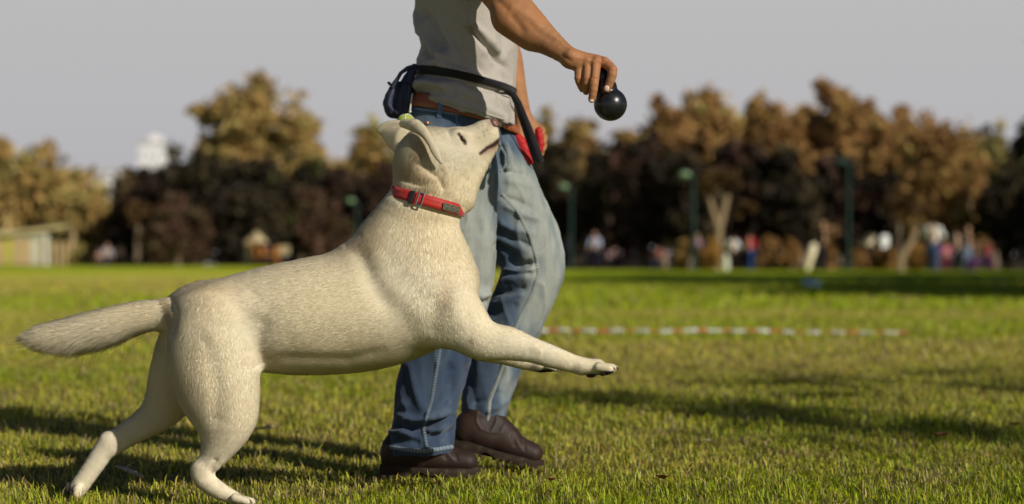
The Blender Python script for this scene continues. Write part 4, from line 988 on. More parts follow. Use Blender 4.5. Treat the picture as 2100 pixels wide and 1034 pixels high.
def crown_mesh(blobs, n, size, col, seed, spread=.26, cvar=.35, col2=None):
    """leaf sprays in clumps through a set of ellipsoids; blobs: (cx, cy, cz, rx, ry, rz)"""
    rng = np.random.default_rng(seed); vol = np.array([b[3] * b[4] * b[5] for b in blobs]) ** .7; k = rng.choice(len(blobs), n, p=vol / vol.sum())
    B = np.array(blobs)
    ncl = max(12, n // 26); kc = rng.choice(len(blobs), ncl, p=vol / vol.sum()); dv = rng.normal(size=(ncl, 3)); dv /= np.linalg.norm(dv, axis=1)[:, None]
    rad = rng.uniform(.25, 1.0, (ncl, 1)) ** .5; cl = B[kc, :3] + dv * rad * B[kc, 3:]
    ci = rng.integers(0, ncl, n); cr_ = spread * np.minimum(B[kc[ci], 3], B[kc[ci], 5])[:, None]
    p = cl[ci] + rng.normal(size=(n, 3)) * cr_ * .75
    p[:, 2] = np.maximum(p[:, 2], .05)
    s = size * rng.uniform(.5, 1.3, n)[:, None]
    u = rng.normal(size=(n, 3)); u /= np.linalg.norm(u, axis=1)[:, None]; w = rng.normal(size=(n, 3)); w -= u * (w * u).sum(1)[:, None]; w /= np.linalg.norm(w, axis=1)[:, None]
    V = np.stack([p - u * s, p + w * s * .45, p + u * s, p - w * s * .45], 1).reshape(-1, 3)
    Q = np.arange(n * 4).reshape(-1, 4)
    tonec = rng.normal(0, 1, ncl)[ci][:, None]; c = np.array(col) * (1 + cvar * .5 * tonec + cvar * .5 * rng.normal(size=(n, 1)))
    if col2 is not None: m = np.clip(rng.normal(.3, .5, ncl)[ci][:, None], 0, 1); c = c * (1 - m) + np.array(col2) * m
    return V, Q, np.repeat(np.clip(c, .006, .5), 4, 0)
def tree(name, label, group, X, Y, blobs, n, size, col, seed, trunks, bmat=None, cat='tree', **kw):
    t = empty(name, (0, 0, 0)); tag(t, label, cat, group)
    V, Q, C = crown_mesh(blobs, int(n * 1.35), size, col, seed, **kw)
    mesh_np('crown', V, Q, leafm, t, False, col=C)
    for tr in trunks:
        b = MB(); b.tube(tr[0], tr[1], 10); b.build('trunk', bmat or bark, t)
    t.location = (X, Y, 0); return t
def px2m(px, Y): return px / F * Y
def auto_tree(label, cx, base, top, w, Y, col, seed, kind='round', low=.25, n=3200, size=.22, group=None, trunk=None, name='tree', bm=None, col2=None, lumps=7):
    """photo-measured: centre column, top row, width -> a tree standing at distance Y"""
    X = (cx - 1050) / F * Y; H = CAMZ + (HOR - top) / F * Y; Wd = w / F * Y; rng = random.Random(seed); blobs = []
    z0 = H * low
    for i in range(lumps):
        a = i / max(1, lumps - 1); zz = z0 + (H - z0) * (.22 + .62 * rng.random()); off = (rng.random() - .5) * Wd * .62 * (1.15 - .55 * (zz - z0) / (H - z0))
        r = Wd * rng.uniform(.23, .34); rz = min((H - z0) * .28, r * rng.uniform(.8, 1.25)); zz = min(zz, H - rz * .9)
        blobs.append((off, (rng.random() - .5) * Wd * .5, zz, r, r * .9, rz))
    blobs.append(((rng.random() - .5) * Wd * .12, 0, H - (H - z0) * .22, Wd * .22, Wd * .2, (H - z0) * .22))
    blobs.append((0, 0, (z0 + H) / 2 - .1 * H, Wd * .40, Wd * .35, (H - z0) * .36))
    tr = trunk or [([(0, 0, -.1), (rng.uniform(-.2, .2), 0, H * .3), (rng.uniform(-.4, .4), 0, H * .62)], [Wd * .035 + .08, Wd * .028 + .06, .05]),
                   ([(0, 0, H * .25), (Wd * .18 * rng.choice((-1, 1)), .2, H * .6)], [.10, .04]), ([(0, 0, H * .3), (-Wd * .16, -.2, H * .66)], [.09, .03])]
    return tree(name, label, group, X, Y, blobs, n, size, col, seed, tr, bm, col2=col2)
GT = 'trees along the far side of the lawn'
Yt = ((-150, -6), )
# --- tall sunlit trees (left to right)
auto_tree('wide golden-olive tree at the left edge of the lawn, above the wooden stand', 60, 540, 284, 300, 104, OLIVE, 11, low=.08, n=4800, size=.34, group=GT, col2=GOLD, lumps=10)
auto_tree('lower olive tree sloping down beside the white houses', 160, 540, 372, 170, 103, OLIVE, 12, low=.04, n=2600, size=.30, group=GT, col2=GOLD)
auto_tree('tallest tree, a golden crown with sky showing through its top', 520, 540, 150, 210, 112, GOLD, 13, low=.42, n=2700, size=.32, group=GT, col2=OLIVE, lumps=8)
auto_tree('golden shoulder tree just right of the tallest crown', 618, 540, 240, 170, 110, GOLD, 14, low=.25, n=3000, size=.32, group=GT, col2=OLIVE)
auto_tree('small golden tree against the tallest one on its left', 432, 540, 205, 90, 113, OLIVE, 15, low=.45, n=1100, size=.30, group=GT, col2=GOLD, lumps=5)
auto_tree('olive tree behind the dog\'s ears and the pouch', 772, 540, 248, 140, 98, OLIVE, 16, low=.2, n=2600, size=.30, group=GT, col2=GOLD)
auto_tree('tree mostly hidden behind the walking man', 900, 545, 260, 220, 96, GREEN, 161, low=.1, n=2400, size=.30, group=GT, col2=DARK_SHADE)
auto_tree('pale golden tree showing just right of the lowered hand', 1112, 545, 218, 105, 92, OLIVE, 17, low=.2, n=2000, size=.26, group=GT, col2=GOLD)
auto_tree('hazy olive tree below the black toy', 1200, 545, 240, 150, 92, OLIVE, 18, low=.2, n=2400, size=.26, group=GT, col2=BROWN)
auto_tree('low pale tree in the dip between the toy and the golden trees', 1278, 545, 268, 110, 90, GOLD, 181, low=.2, n=1800, size=.26, group=GT)
for i, (cx, top, w, col, c2, lab) in enumerate((
    (1362, 192, 130, BROWN, GOLD, 'golden-brown tree first on the left of the right-hand wood'), (1452, 178, 140, GOLD, BROWN, 'golden tree rising straight above the light-headed lamp post'),
    (1555, 195, 130, GOLD, BROWN, 'golden-brown tree between the two highest crowns on the right'), (1700, 168, 150, BROWN, GOLD, 'highest brown-gold tree on the right, above the dark green lamp post'),
    (1840, 186, 150, GOLD, BROWN, 'broad golden tree right of the highest one'), (1770, 200, 120, BROWN, GOLD, 'brown tree filling the gap behind the dark green lamp post'),
    (1625, 240, 110, BROWN, GOLD, 'shorter brown tree in the notch of the skyline'))):
    auto_tree(lab, cx, 555, top, w, 84 + (i % 3) * 3, col, 21 + i, low=.28, n=3000, size=.24, group=GT, col2=c2)
auto_tree('drooping golden tree reaching nearly to the ground behind the white-shirted man', 1925, 555, 246, 170, 74, GOLD, 31, low=.10, n=4200, size=.22, group=GT, col2=BROWN, lumps=11)
auto_tree('rusty gold bush-like tree left of the dark trees at the right edge', 1985, 555, 300, 120, 73, GOLD, 32, low=.12, n=2400, size=.20, group=GT, col2=BROWN)
auto_tree('dull olive tree behind the dark ones at the right edge', 2040, 555, 238, 140, 82, GREEN, 33, low=.2, n=2600, size=.22, group=GT, col2=OLIVE)
auto_tree('dark tall tree cut by the right edge', 2130, 555, 168, 130, 76, GREEN, 34, low=.1, n=3200, size=.22, group=GT, col2=DARK_SHADE)
for i, (cx, top, w, Y, col, c2, lab) in enumerate((
    (1320, 250, 130, 95, BROWN, OLIVE, 'hazy brown tree in the second row, left end of the right-hand wood'), (1405, 222, 140, 97, OLIVE, BROWN, 'hazy olive tree in the second row behind the light-headed lamp post'), (1505, 228, 140, 96, BROWN, GOLD, 'hazy brown tree in the second row behind the forked trunk'),
    (1640, 222, 150, 97, BROWN, GOLD, 'hazy tree in the second row closing the skyline notch'), (1768, 212, 140, 96, OLIVE, BROWN, 'hazy olive tree in the second row behind the dark lamp post'), (1900, 236, 150, 98, BROWN, OLIVE, 'hazy brown tree in the second row above the white-shirted man'), (2000, 262, 130, 96, BROWN, OLIVE, 'hazy tree in the second row towards the right edge'),
    (300, 345, 120, 118, RED, OLIVE, 'reddish second-row tree in front of the white tower block'), (370, 300, 130, 120, OLIVE, DARK_SHADE, 'olive second-row tree left of the tallest crown'), (690, 318, 130, 118, OLIVE, GOLD, 'olive second-row tree sloping down right of the tallest crown'), (1040, 262, 130, 100, OLIVE, BROWN, 'second-row tree just right of the man\'s waist'), (1185, 262, 130, 99, BROWN, OLIVE, 'second-row tree under the toy'))):
    auto_tree(lab, cx, 550, top, w, Y, col, 71 + i, low=.15, n=2400, size=.30, group=GT, col2=c2, lumps=9)
# --- lower trees in front, shade of the wood put into their leaf colour
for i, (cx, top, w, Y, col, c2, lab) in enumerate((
    (262, 395, 110, 100, DARK_SHADE, RED, 'dark rust tree nearest the olive trees on the left'), (330, 335, 150, 99, DARK_SHADE, RED, 'dark reddish tree under the white tower block'),
    (420, 318, 170, 98, DARK_SHADE, DARK_SHADE, 'blackish tree under the tallest golden crown'), (525, 330, 180, 97, DARK_SHADE, DARK_SHADE, 'dark dense tree in the middle of the left wood'),
    (630, 322, 160, 98, DARK_SHADE, GREEN, 'dark tree with gold top light left of the dog\'s neck'), (700, 345, 120, 96, DARK_SHADE, RED, 'dark tree just left of the dog\'s neck'),
    (660, 392, 110, 90, RED, DARK_SHADE, 'low russet tree above the dog\'s shoulders'), (365, 395, 130, 92, RED, DARK_SHADE, 'low russet tree with a bare trunk left of centre'), (780, 330, 130, 92, DARK_SHADE, RED, 'dark tree behind the red collar'),
    (1140, 300, 150, 84, DARK_SHADE, DARK_SHADE, 'dark tree beside the man\'s thigh'), (1225, 290, 160, 80, DARK_SHADE, DARK_SHADE, 'dark tree under the hanging toy'),
    (1325, 285, 150, 76, DARK_SHADE, RED, 'dark tree left of the light-headed lamp post'), (1415, 300, 150, 74, DARK_SHADE, DARK_SHADE, 'black-green tree behind the light-headed lamp post'), (1520, 292, 150, 75, DARK_SHADE, RED, 'dark tree behind the forked pale trunk'),
    (1620, 290, 150, 74, DARK_SHADE, DARK_SHADE, 'dark tree left of the dark green lamp post'), (1720, 320, 140, 75, DARK_SHADE, RED, 'dark tree behind the dark green lamp post'), (1830, 330, 110, 79, DARK_SHADE, RED, 'dark tree behind the leaning pale trunk'),
    (2065, 330, 120, 71, DARK_SHADE, DARK_SHADE, 'dark tree filling the right edge'), (2135, 380, 120, 70, DARK_SHADE, DARK_SHADE, 'low dark tree cut by the right edge'))):
    auto_tree('%s' % lab, cx, 550, top, w, Y, col, 41 + i, low=.06, n=2600, size=.26, group='trees in front of the golden ones with shade in their leaf colour', col2=(c2 if c2 is not DARK_SHADE else (.095, .072, .036)), lumps=8)
# woodland mass closing the view behind them
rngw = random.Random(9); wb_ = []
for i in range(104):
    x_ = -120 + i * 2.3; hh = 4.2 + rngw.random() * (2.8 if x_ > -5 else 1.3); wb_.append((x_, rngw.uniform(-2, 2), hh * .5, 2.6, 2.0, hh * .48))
V, Q, C = crown_mesh(wb_, 60000, .42, DARK_SHADE, 99, spread=.5)
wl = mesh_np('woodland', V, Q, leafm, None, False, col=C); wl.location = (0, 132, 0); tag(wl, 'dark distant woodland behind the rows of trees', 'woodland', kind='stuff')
# --- sunlit dry shrubs at the foot of the wood
for i, (cx, top, w, Y, col, lab) in enumerate((
    (1400, 492, 34, 67.5, GOLD, 'small sunlit dry shrub left of the person in dark blue'), (1460, 488, 42, 66.5, (.42, .23, .06), 'bright straw-gold shrub left of the white-shirted person'),
    (1575, 482, 44, 68, BROWN, 'brown shrub right of the red-shirted person'), (1618, 488, 50, 67.5, (.33, .18, .06), 'orange-brown shrub left of the person in black'), (1702, 452, 40, 68, BROWN, 'tall brown shrub right of the person in black'),
    (1780, 496, 60, 67.5, BROWN, 'brown shrub under the two white boards'), (1822, 510, 54, 67, (.32, .17, .055), 'orange shrub left of the leaning pale trunk'), (1884, 500, 44, 66.8, (.36, .2, .06), 'gold shrub right of the leaning pale trunk'), (1915, 470, 40, 70, BROWN, 'brown shrub behind the man in white'),
    (160, 500, 60, 99, OLIVE, 'olive shrub at the end of the wooden stand'), (330, 505, 60, 97, RED, 'low dark russet shrub beneath the left wood'))):
    X = (cx - 1050) / F * Y; H = CAMZ + (HOR - top) / F * Y; w_ = w / F * Y
    t = empty('dry_shrub', (0, 0, 0)); tag(t, lab, 'shrub', 'dry shrubs along the wood')
    V, Q, C = crown_mesh([(0, 0, H * .45, w_ * .42, .4, H * .5), (w_ * .1, 0, H * .7, w_ * .3, .3, H * .28), (-w_ * .12, 0, H * .35, w_ * .35, .3, H * .33)], 700, .13, col, 200 + i)
    mesh_np('foliage', V, Q, leafm, t, False, col=C); b = MB(); b.tube([(0, 0, -.05), (.03, 0, H * .4)], [.05, .02], 8); b.build('stem', bark, t); t.location = (X, Y, 0)
# --- bare trunks that catch the light
def trunk_tree(label, Y, limbs, mat, blobs, seed, n=260):
    t = empty('tree', (0, 0, 0)); X0 = (limbs[0][0][0][0] - 1050) / F * Y; tag(t, label, 'tree', 'trees with light-catching trunks')
    for pts, r in limbs:
        b = MB(); b.tube([((a - 1050) / F * Y - X0, dy, CAMZ - (c - HOR) / F * Y) for a, c, dy in pts], [q / F * Y for q in r], 10); b.build('trunk' if pts is limbs[0][0] else 'limb', mat, t)
    V, Q, C = crown_mesh([((a - 1050) / F * Y - X0, 0, CAMZ - (c - HOR) / F * Y, rx / F * Y, rx / F * Y, rz / F * Y) for a, c, rx, rz in blobs], n, .22, (.12, .07, .028), seed)
    mesh_np('crown', V, Q, leafm, t, False, col=C); t.location = (X0, Y, 0)
trunk_tree('forked pale trunk splitting into a V right of the light-headed lamp post', 69, [([(1470, 560, 0), (1472, 510, 0), (1474, 468, 0)], [10, 8, 8]), ([(1474, 470, 0), (1464, 440, 0), (1454, 405, 0)], [7, 6, 4]), ([(1474, 470, 0), (1482, 440, 0), (1492, 400, 0)], [7.5, 7, 5])], pale_bark, [(1450, 380, 30, 22), (1495, 370, 34, 24), (1520, 420, 26, 20)], 301, 500)
trunk_tree('pale trunk leaning right from a thick stump behind the shrubs', 66, [([(1846, 560, 0), (1847, 530, 0), (1852, 520, 0)], [9, 9, 7]), ([(1850, 526, 0), (1862, 505, 0), (1872, 490, 0), (1884, 455, 0)], [8, 7, 7, 4])], pale_bark, [(1890, 430, 30, 18), (1860, 420, 26, 16)], 302, 340)
trunk_tree('straight grey-brown trunk left of the leaning pale one', 68, [([(1836, 558, 0), (1842, 500, 0), (1846, 440, 0)], [4, 4, 3])], bark, [(1846, 425, 26, 18)], 303)
trunk_tree('slim tan trunk in the left wood catching the sun', 96, [([(280, 545, 0), (281, 505, 0), (284, 470, 0), (280, 440, 0)], [6, 5, 5, 4])], bark, [(284, 440, 26, 26)], 304, 360)
trunk_tree('short sunlit trunk right of the slim tan one', 95, [([(354, 530, 0), (353, 490, 0), (350, 440, 0)], [5, 5, 3])], bark, [(352, 430, 24, 24)], 305, 300)
# trees outside the frame, on the right, whose shade falls over the far lawn and the foot of the wood
sh = 0
for (X, Y, H, w, lab) in ((11.4, 22.5, 4.4, 3.2, 'small young tree beside the lawn just past the barrier tape'), (12.2, 31, 6.4, 4, 'young tree second along the right side of the lawn'), (14.8, 38, 7.4, 5, 'leafy tree third along the right side of the lawn'), (17.0, 46, 8.2, 5, 'leafy tree halfway along the right side of the lawn'),
        (20.5, 50, 4.2, 4, 'tall tree past halfway along the right side of the lawn'), (26, 58, 4, 4, 'tall tree at the corner of the lawn and the wood'), (16, 24, 6, 5, 'outer young tree behind the small one'), (22, 33, 9, 7, 'outer broad tree behind the second one'), (26, 44, 9, 8, 'outer tall tree behind the halfway one'), (31, 56, 8, 8, 'outermost tall tree near the corner'), (29, 30, 9, 8, 'broad tree set well back from the lawn')):
    H *= 1.3; r = w * .62; blobs = [(0, 0, H * .62, r, r, H * .36), (r * .3, 0, H * .40, r * .9, r * .9, H * .26), (-r * .2, .2, H * .3, r * .8, r * .8, H * .22)]
    tree('tree', lab, 'trees down the right side of the lawn', X, Y, blobs, 5200, .32, GREEN, 400 + sh, [([(0, 0, -.1), (.1, 0, H * .5)], [.16, .08])]); sh += 1
# one nearer tree, towards the sun, dappling the lawn in front
tree('tree', 'open young tree towards the sun that dapples the near lawn', 'trees down the right side of the lawn', 8.6, .9, [(0, 0, 5.0, 2.4, 2.0, 1.0), (-1.2, .8, 4.5, 1.5, 1.4, .6), (1.4, -.8, 4.6, 1.4, 1.4, .6)], 560, .13, GREEN, 431, [([(0, 0, -.1), (.1, 0, 2.5), (0, 0, 4.8)], [.09, .07, .03])])

# ------------------------------------------------------------------ far buildings
white = material('white_render', (.78, .77, .74), .8, var=[(.4, .06)]); glassm = material('pale_pane', (.52, .55, .58), .2, spec=.6); roofm = material('flat_roof', (.45, .44, .42), .9)
def building(label, x0, x1, top, Y, rows, cols, dep=14, extra=None):
    X0 = (x0 - 1050) / F * Y; X1 = (x1 - 1050) / F * Y; H = CAMZ + (HOR - top) / F * Y; w = X1 - X0
    t = empty('building', (0, 0, 0)); tag(t, label, 'building', 'white buildings on the skyline')
    b = MB(); b.box((0, dep / 2, H / 2), (w, dep, H)); b.build('wall', white, t, False)
    b = MB(); b.box((0, dep / 2, H + .25), (w + .5, dep + .5, .5)); b.build('roof', roofm, t, False)
    for r_ in range(rows):
        for c_ in range(cols):
            b = MB(); b.box((-w / 2 + w * (c_ + .5) / cols, -.03, H - 2.2 - r_ * 3.2), (w / cols * .45, .1, 1.5)); wn_ = b.build('window', glassm, t, False)
    if extra: b = MB(); b.box((extra[0] * w, dep * .4, H + extra[2] / 2 + .5), (extra[1] * w, dep * .4, extra[2])); b.build('roof_house', white, t, False)
    t.location = ((X0 + X1) / 2, Y, 0)
building('white tower block standing above the dark trees', 284, 328, 296, 380, 4, 3, extra=(0.1, .4, 1.6))
building('low white house beside the olive trees', 146, 178, 350, 360, 3, 3)
building('wider white house partly behind dark trees', 172, 214, 366, 330, 3, 4)
building('pale block far behind the reddish tree', 214, 262, 352, 420, 3, 4)

# ------------------------------------------------------------------ the wooden stand at the left edge
woodc = {'tan': (.52, .38, .17), 'yel': (.48, .44, .08), 'pale': (.58, .56, .42), 'post': (.66, .64, .50), 'sand': (.50, .37, .2)}
wm = {k: material('painted_board_' + k, v, .75, spec=.15, noise=(7, tuple(x * .7 for x in v), .5, .75, (1, 1, .2))) for k, v in woodc.items()}
Ys = 97.0; st = empty('wooden_stand', (0, 0, 0)); X0s = (-60 - 1050) / F * Ys
tag(st, 'yellow and tan boarded kiosk with a canvas awning beside the olive trees', 'kiosk')
zz = lambda y_: CAMZ - (y_ - HOR) / F * Ys; xx = lambda x_: (x_ - 1050) / F * Ys
seq = [(-60, 'tan'), (-48, 'sand'), (-36, 'yel'), (-24, 'yel'), (-12, 'tan'), (0, 'tan'), (9, 'yel'), (18, 'yel'), (27, 'tan'), (36, 'sand'), (45, 'tan'), (54, 'tan'), (63, 'pale'), (72, 'pale'), (81, 'tan')]
for x_, k in seq:
    w_ = 8.4 if x_ >= 0 else 11.3; b = MB(); b.box((xx(x_ + w_ / 2), Ys, (zz(488) + .03) / 2), (w_ / F * Ys, .05, zz(488) - .03)); b.build('board', wm[k], st, False)
b = MB(); b.box((xx(96), Ys - .06, zz(482) / 2), (10 / F * Ys, .16, zz(482))); b.build('post', wm['post'], st, False)
b = MB(); b.box((xx(3), Ys + 1.2, zz(434) / 2), (6 / F * Ys, .14, zz(434))); b.build('post', wm['tan'], st, False)
b = MB(); b.box((xx(130), Ys + 2.2, zz(470) / 2), (7 / F * Ys, .14, zz(470))); b.build('post', wm['sand'], st, False)
b = MB(); b.box((xx(20), Ys - .05, zz(484)), (162 / F * Ys, .12, 8 / F * Ys)); b.build('rail', wm['pale'], st, False)
for k_ in range(4):
    x_ = 102 + k_ * 7.5; b = MB(); b.box((xx(x_ + 3), Ys + .5 + k_ * .5, zz(495) / 2), (6.2 / F * Ys, .05, zz(495)), Matrix.Rotation(R(12), 3, 'Z')); b.build('board', wm['sand' if k_ % 2 else 'tan'], st, False)
canv = material('canvas', (.62, .50, .22), .9)
nA = 10; V = []; 
for i in range(nA):
    a = i / (nA - 1); x_ = -60 + 196 * a
    top_ = 478 - 13 * max(0, a - .45) / .55; 
    for dy, dz in ((-.35, -.10 - .05 * math.sin(a * 20)), (-.3, .0), (2.3, .28), (2.3, .24), (-.3, -.04)): V.append((xx(x_), Ys + dy, zz(top_) + dz))
Q = [(i * 5 + k, i * 5 + (k + 1) % 5, i * 5 + 5 + (k + 1) % 5, i * 5 + 5 + k) for i in range(nA - 1) for k in range(5)]
mesh_np('awning', np.array(V), np.array(Q), canv, st, False)

# ------------------------------------------------------------------ lamp posts
lampg = material('green_paint', (.022, .055, .045), .6); lampl = material('lamp_glass', (.20, .32, .18), .45)
def lamp(label, x_, ytop, Y, lg=lampg, hw=12, r=.05, base=555):
    t = empty('street_lamp', (0, 0, 0)); tag(t, label, 'street lamp', 'green lamp posts in front of the wood')
    H = CAMZ + (HOR - ytop) / F * Y
    b = MB(); b.tube([(0, 0, 0), (0, 0, .6), (0, 0, H - .1)], [r * 1.3, r, r * .75], 12); b.build('pole', lg, t)
    b = MB(); b.tube([(0, 0, H - .12), (-.12, 0, H + .0), (-.28, 0, H + .02)], [r * .8, r * .7, r * .6], 8); b.build('arm', lg, t)
    b = MB(); b.ball((-.32, 0, H), .19, 3, (1.1, 1, .62)); b.build('lamp_head', lampl if lg is lampg and hw > 10 else lg, t)
    t.location = ((x_ - 1050) / F * Y, Y, 0)
lamp('green lamp post with a pale head, right of the hanging toy', 1423, 358, 66)
lamp('green lamp post with a pale head, just right of the man\'s leg', 1172, 383, 76)
lamp('dark green lamp post with a dark head near the right-hand people', 1741, 332, 66.5, hw=8)
lamp('small lamp post seen just left of the dog\'s neck', 733, 412, 88, hw=12)

# ------------------------------------------------------------------ distant people
def cloth(name, c): return material(name, c, .85, spec=.1, var=[(12, .12)])
cm = {}
def cget(c):
    if c not in cm: cm[c] = cloth('cloth', c)
    return cm[c]
skin2 = material('far_skin', (.46, .27, .16), .6)
def figure(label, x_, yfeet, hgt, top_c, leg_c, hair_c=(.04, .025, .015), pose='stand', turn=0.0, arms=(.2, -.2), step=.12, seed=0):
    """person of height hgt (m): body with head, face, arms and hands in one skin, clothes and hair as parts"""
    Y = CAMZ * F / (yfeet - HOR); s = hgt / 1.75; rg_ = random.Random(seed)
    sit = pose == 'sit'; hipz = (.42 if sit else .92) * s; dz = hipz - .92 * s
    def P(x, y, z): return np.array([x * s, y * s, z * s + (dz if z > .5 else 0)])
    def ch(pts, k=.02, sy=1):
        _gid[0] += 1; o = []
        for (a, ra), (b_, rb) in zip(pts, pts[1:]): q = prim(a, b_, ra * s, rb * s, k * s, sy); q['g'] = _gid[0]; o.append(q)
        return o
    if sit: feet = [[(P(.09, 0, .94), .085), (np.array([.10, -.42, .50]) * s, .065), (np.array([.10, -.40, .06]) * s, .045)], [(P(-.09, 0, .94), .085), (np.array([-.12, -.40, .48]) * s, .065), (np.array([-.13, -.50, .06]) * s, .045)]]
    else: feet = [[(P(.09, 0, .92), .09), (P(.10, -step * .6, .50 - .001), .062), (P(.10, -step, .07), .045)], [(P(-.09, 0, .92), .09), (P(-.10, step * .4, .50 - .001), .062), (P(-.10, step, .07), .045)]]
    hands = []
    for sd, a in zip((1, -1), arms):
        sh_ = P(sd * .19, 0, 1.42); up = math.sin(a) ; el = sh_ + np.array([sd * .06 + sd * .18 * abs(up), -.05 - .10 * up, -.28 * math.cos(a)]) * s; ha = el + np.array([sd * .01 - sd * .05 * up, -.12 - .12 * up, -.22 * math.cos(a * 1.6)]) * s
        hands.append((sh_, el, ha))
    body = ch([(P(0, 0, .95), .13), (P(0, 0, 1.38), .13)], .04) + ch([(P(0, 0, 1.42), .06), (P(0, -.01, 1.54), .055)]) + ch([(P(0, -.01, 1.62), .088), (P(0, -.01, 1.67), .092)]) + ch([(P(0, -.085, 1.60), .035), (P(0, -.07, 1.58), .04)]) + ch([(P(0, -.10, 1.635), .016), (P(0, -.105, 1.62), .018)], .01)
    for l in feet: body += ch(l, .03)
    for sh_, el, ha in hands: body += ch([(sh_, .055), (el, .040), (ha, .030), (ha + np.array([0, -.03, -.07]) * s, .028)], .03)
    t = empty('person', (0, 0, 0)); tag(t, label, 'person', 'people by the far wood')
    def mk(nm, pr, m, h=.022):
        V, Q = sculpt(pr, h * s + .002); V[:, 2] = np.maximum(V[:, 2], .0); V += vnormals(V, Q) * (fbm(V, 9, seed) * .008)[:, None]
        c_, s_ = math.cos(turn), math.sin(turn); V = np.stack([V[:, 0] * c_ - V[:, 1] * s_, V[:, 0] * s_ + V[:, 1] * c_, V[:, 2]], 1); return mesh_np(nm, V, Q, m, t)
    mk('body', body, skin2)
    shirt_ = ch([(P(0, 0, .96), .155), (P(0, 0, 1.30), .155), (P(0, 0, 1.42), .10)], .04, .75) + ch([(P(-.16, 0, 1.42), .065), (P(.16, 0, 1.42), .065)], .05)
    for sh_, el, ha in hands: shirt_ += ch([(sh_, .075), (el, .058)], .03)
    mk('shirt', shirt_, cget(top_c))
    tr = ch([(P(-.06, 0, .93), .125), (P(.06, 0, .93), .125)], .04, .85)
    for l in feet: tr += ch([(a, r_ * 1.22 + .008) for a, r_ in l], .03)
    mk('trousers', tr, cget(leg_c))
    V, Q = None, None
    mk('hair', ch([(P(0, .02, 1.655), .098), (P(0, .015, 1.69), .094)]), cget(hair_c), .018)
    for l in feet: mk('shoe', ch([(l[-1][0] + np.array([0, .02, -.025]) * s, .045), (l[-1][0] + np.array([0, -.13, -.03]) * s, .038)]), cget((.04, .035, .035)), .016)
    t.location = ((x_ - 1050) / F * Y, Y, 0); return t
figure('man seen from behind in a white T-shirt and blue jeans by the wood', 1914, 557, 1.78, (.80, .80, .80), (.05, .08, .20), turn=R(165), arms=(.3, .5), seed=1)
figure('small child in a pink top beside the white-shirted man', 1941, 557, .98, (.55, .06, .26), (.14, .02, .06), turn=R(20), seed=2)
figure('person in a black top and pale blue jeans holding a child\'s hand', 1984, 557, 1.52, (.012, .012, .014), (.16, .20, .30), turn=R(60), arms=(.5, .4), seed=3)
figure('person crouching in purple trousers between the pink and red children', 2004, 557, 1.30, (.05, .03, .04), (.08, .02, .13), pose='sit', turn=R(-60), arms=(.9, .7), seed=4)
figure('child in a bright red top at the right end of the group', 2029, 556, 1.02, (.62, .02, .07), (.12, .02, .12), turn=R(40), seed=5)
figure('dark-clothed person standing behind the pink child', 1962, 554.5, 1.50, (.03, .04, .05), (.02, .03, .04), turn=R(190), seed=6)
figure('person all in black with hands raised to the face by the brown shrubs', 1686, 556, 1.72, (.008, .008, .010), (.02, .015, .02), turn=R(70), arms=(1.5, 1.4), seed=7)
figure('person in a white shirt and black shorts right of the gold shrub', 1503, 556, 1.25, (.80, .82, .88), (.02, .015, .015), turn=R(170), arms=(.5, .4), seed=8)
figure('person in a crimson shirt and blue jeans', 1537, 555, 1.35, (.50, .02, .06), (.02, .05, .18), turn=R(150), seed=9)
figure('person in dark blue between the two gold shrubs', 1430, 555, 1.30, (.03, .04, .20), (.015, .015, .04), turn=R(40), seed=10)
figure('person in a light blue-white top standing near the man\'s knee', 1220, 551.5, 1.45, (.50, .62, .85), (.02, .02, .04), turn=R(-20), seed=11)
figure('seated person in a purple top close behind the man\'s leg', 1166, 550, 1.40, (.20, .14, .32), (.06, .04, .12), turn=R(30), seed=12)
figure('seated person in blue beside the one in light blue', 1246, 549, 1.3, (.03, .05, .22), (.03, .03, .06), pose='sit', turn=R(50), seed=13)
figure('seated person in a mauve top farther right', 1263, 549, 1.4, (.34, .24, .30), (.02, .02, .04), pose='sit', turn=R(10), seed=14)
figure('person in a dull red jacket left of the gold shrubs', 1350, 549, 1.4, (.30, .03, .07), (.03, .03, .05), pose='sit', turn=R(-30), seed=15)
figure('seated person in a pale grey top on the left lawn', 220, 546, 1.5, (.36, .38, .46), (.03, .03, .06), pose='sit', turn=R(10), seed=16)
figure('seated person in a cream top beside the pale grey one', 246, 545, 1.5, (.72, .50, .36), (.02, .02, .04), pose='sit', turn=R(-30), seed=17)
figure('child in a dark maroon top sitting left of the pale grey one', 203, 545, 1.1, (.30, .16, .15), (.05, .04, .05), pose='sit', turn=R(40), seed=18)
figure('small figure in crimson under the left wood', 299, 540.5, 1.2, (.38, .03, .09), (.05, .02, .03), turn=R(10), seed=19)
figure('person in a purple top left of the playground', 476, 541, 1.3, (.12, .05, .25), (.03, .02, .05), turn=R(0), seed=20)
figure('person in a light orange top on the playground', 545, 542, 1.3, (.50, .33, .30), (.20, .1, .08), turn=R(30), seed=201)
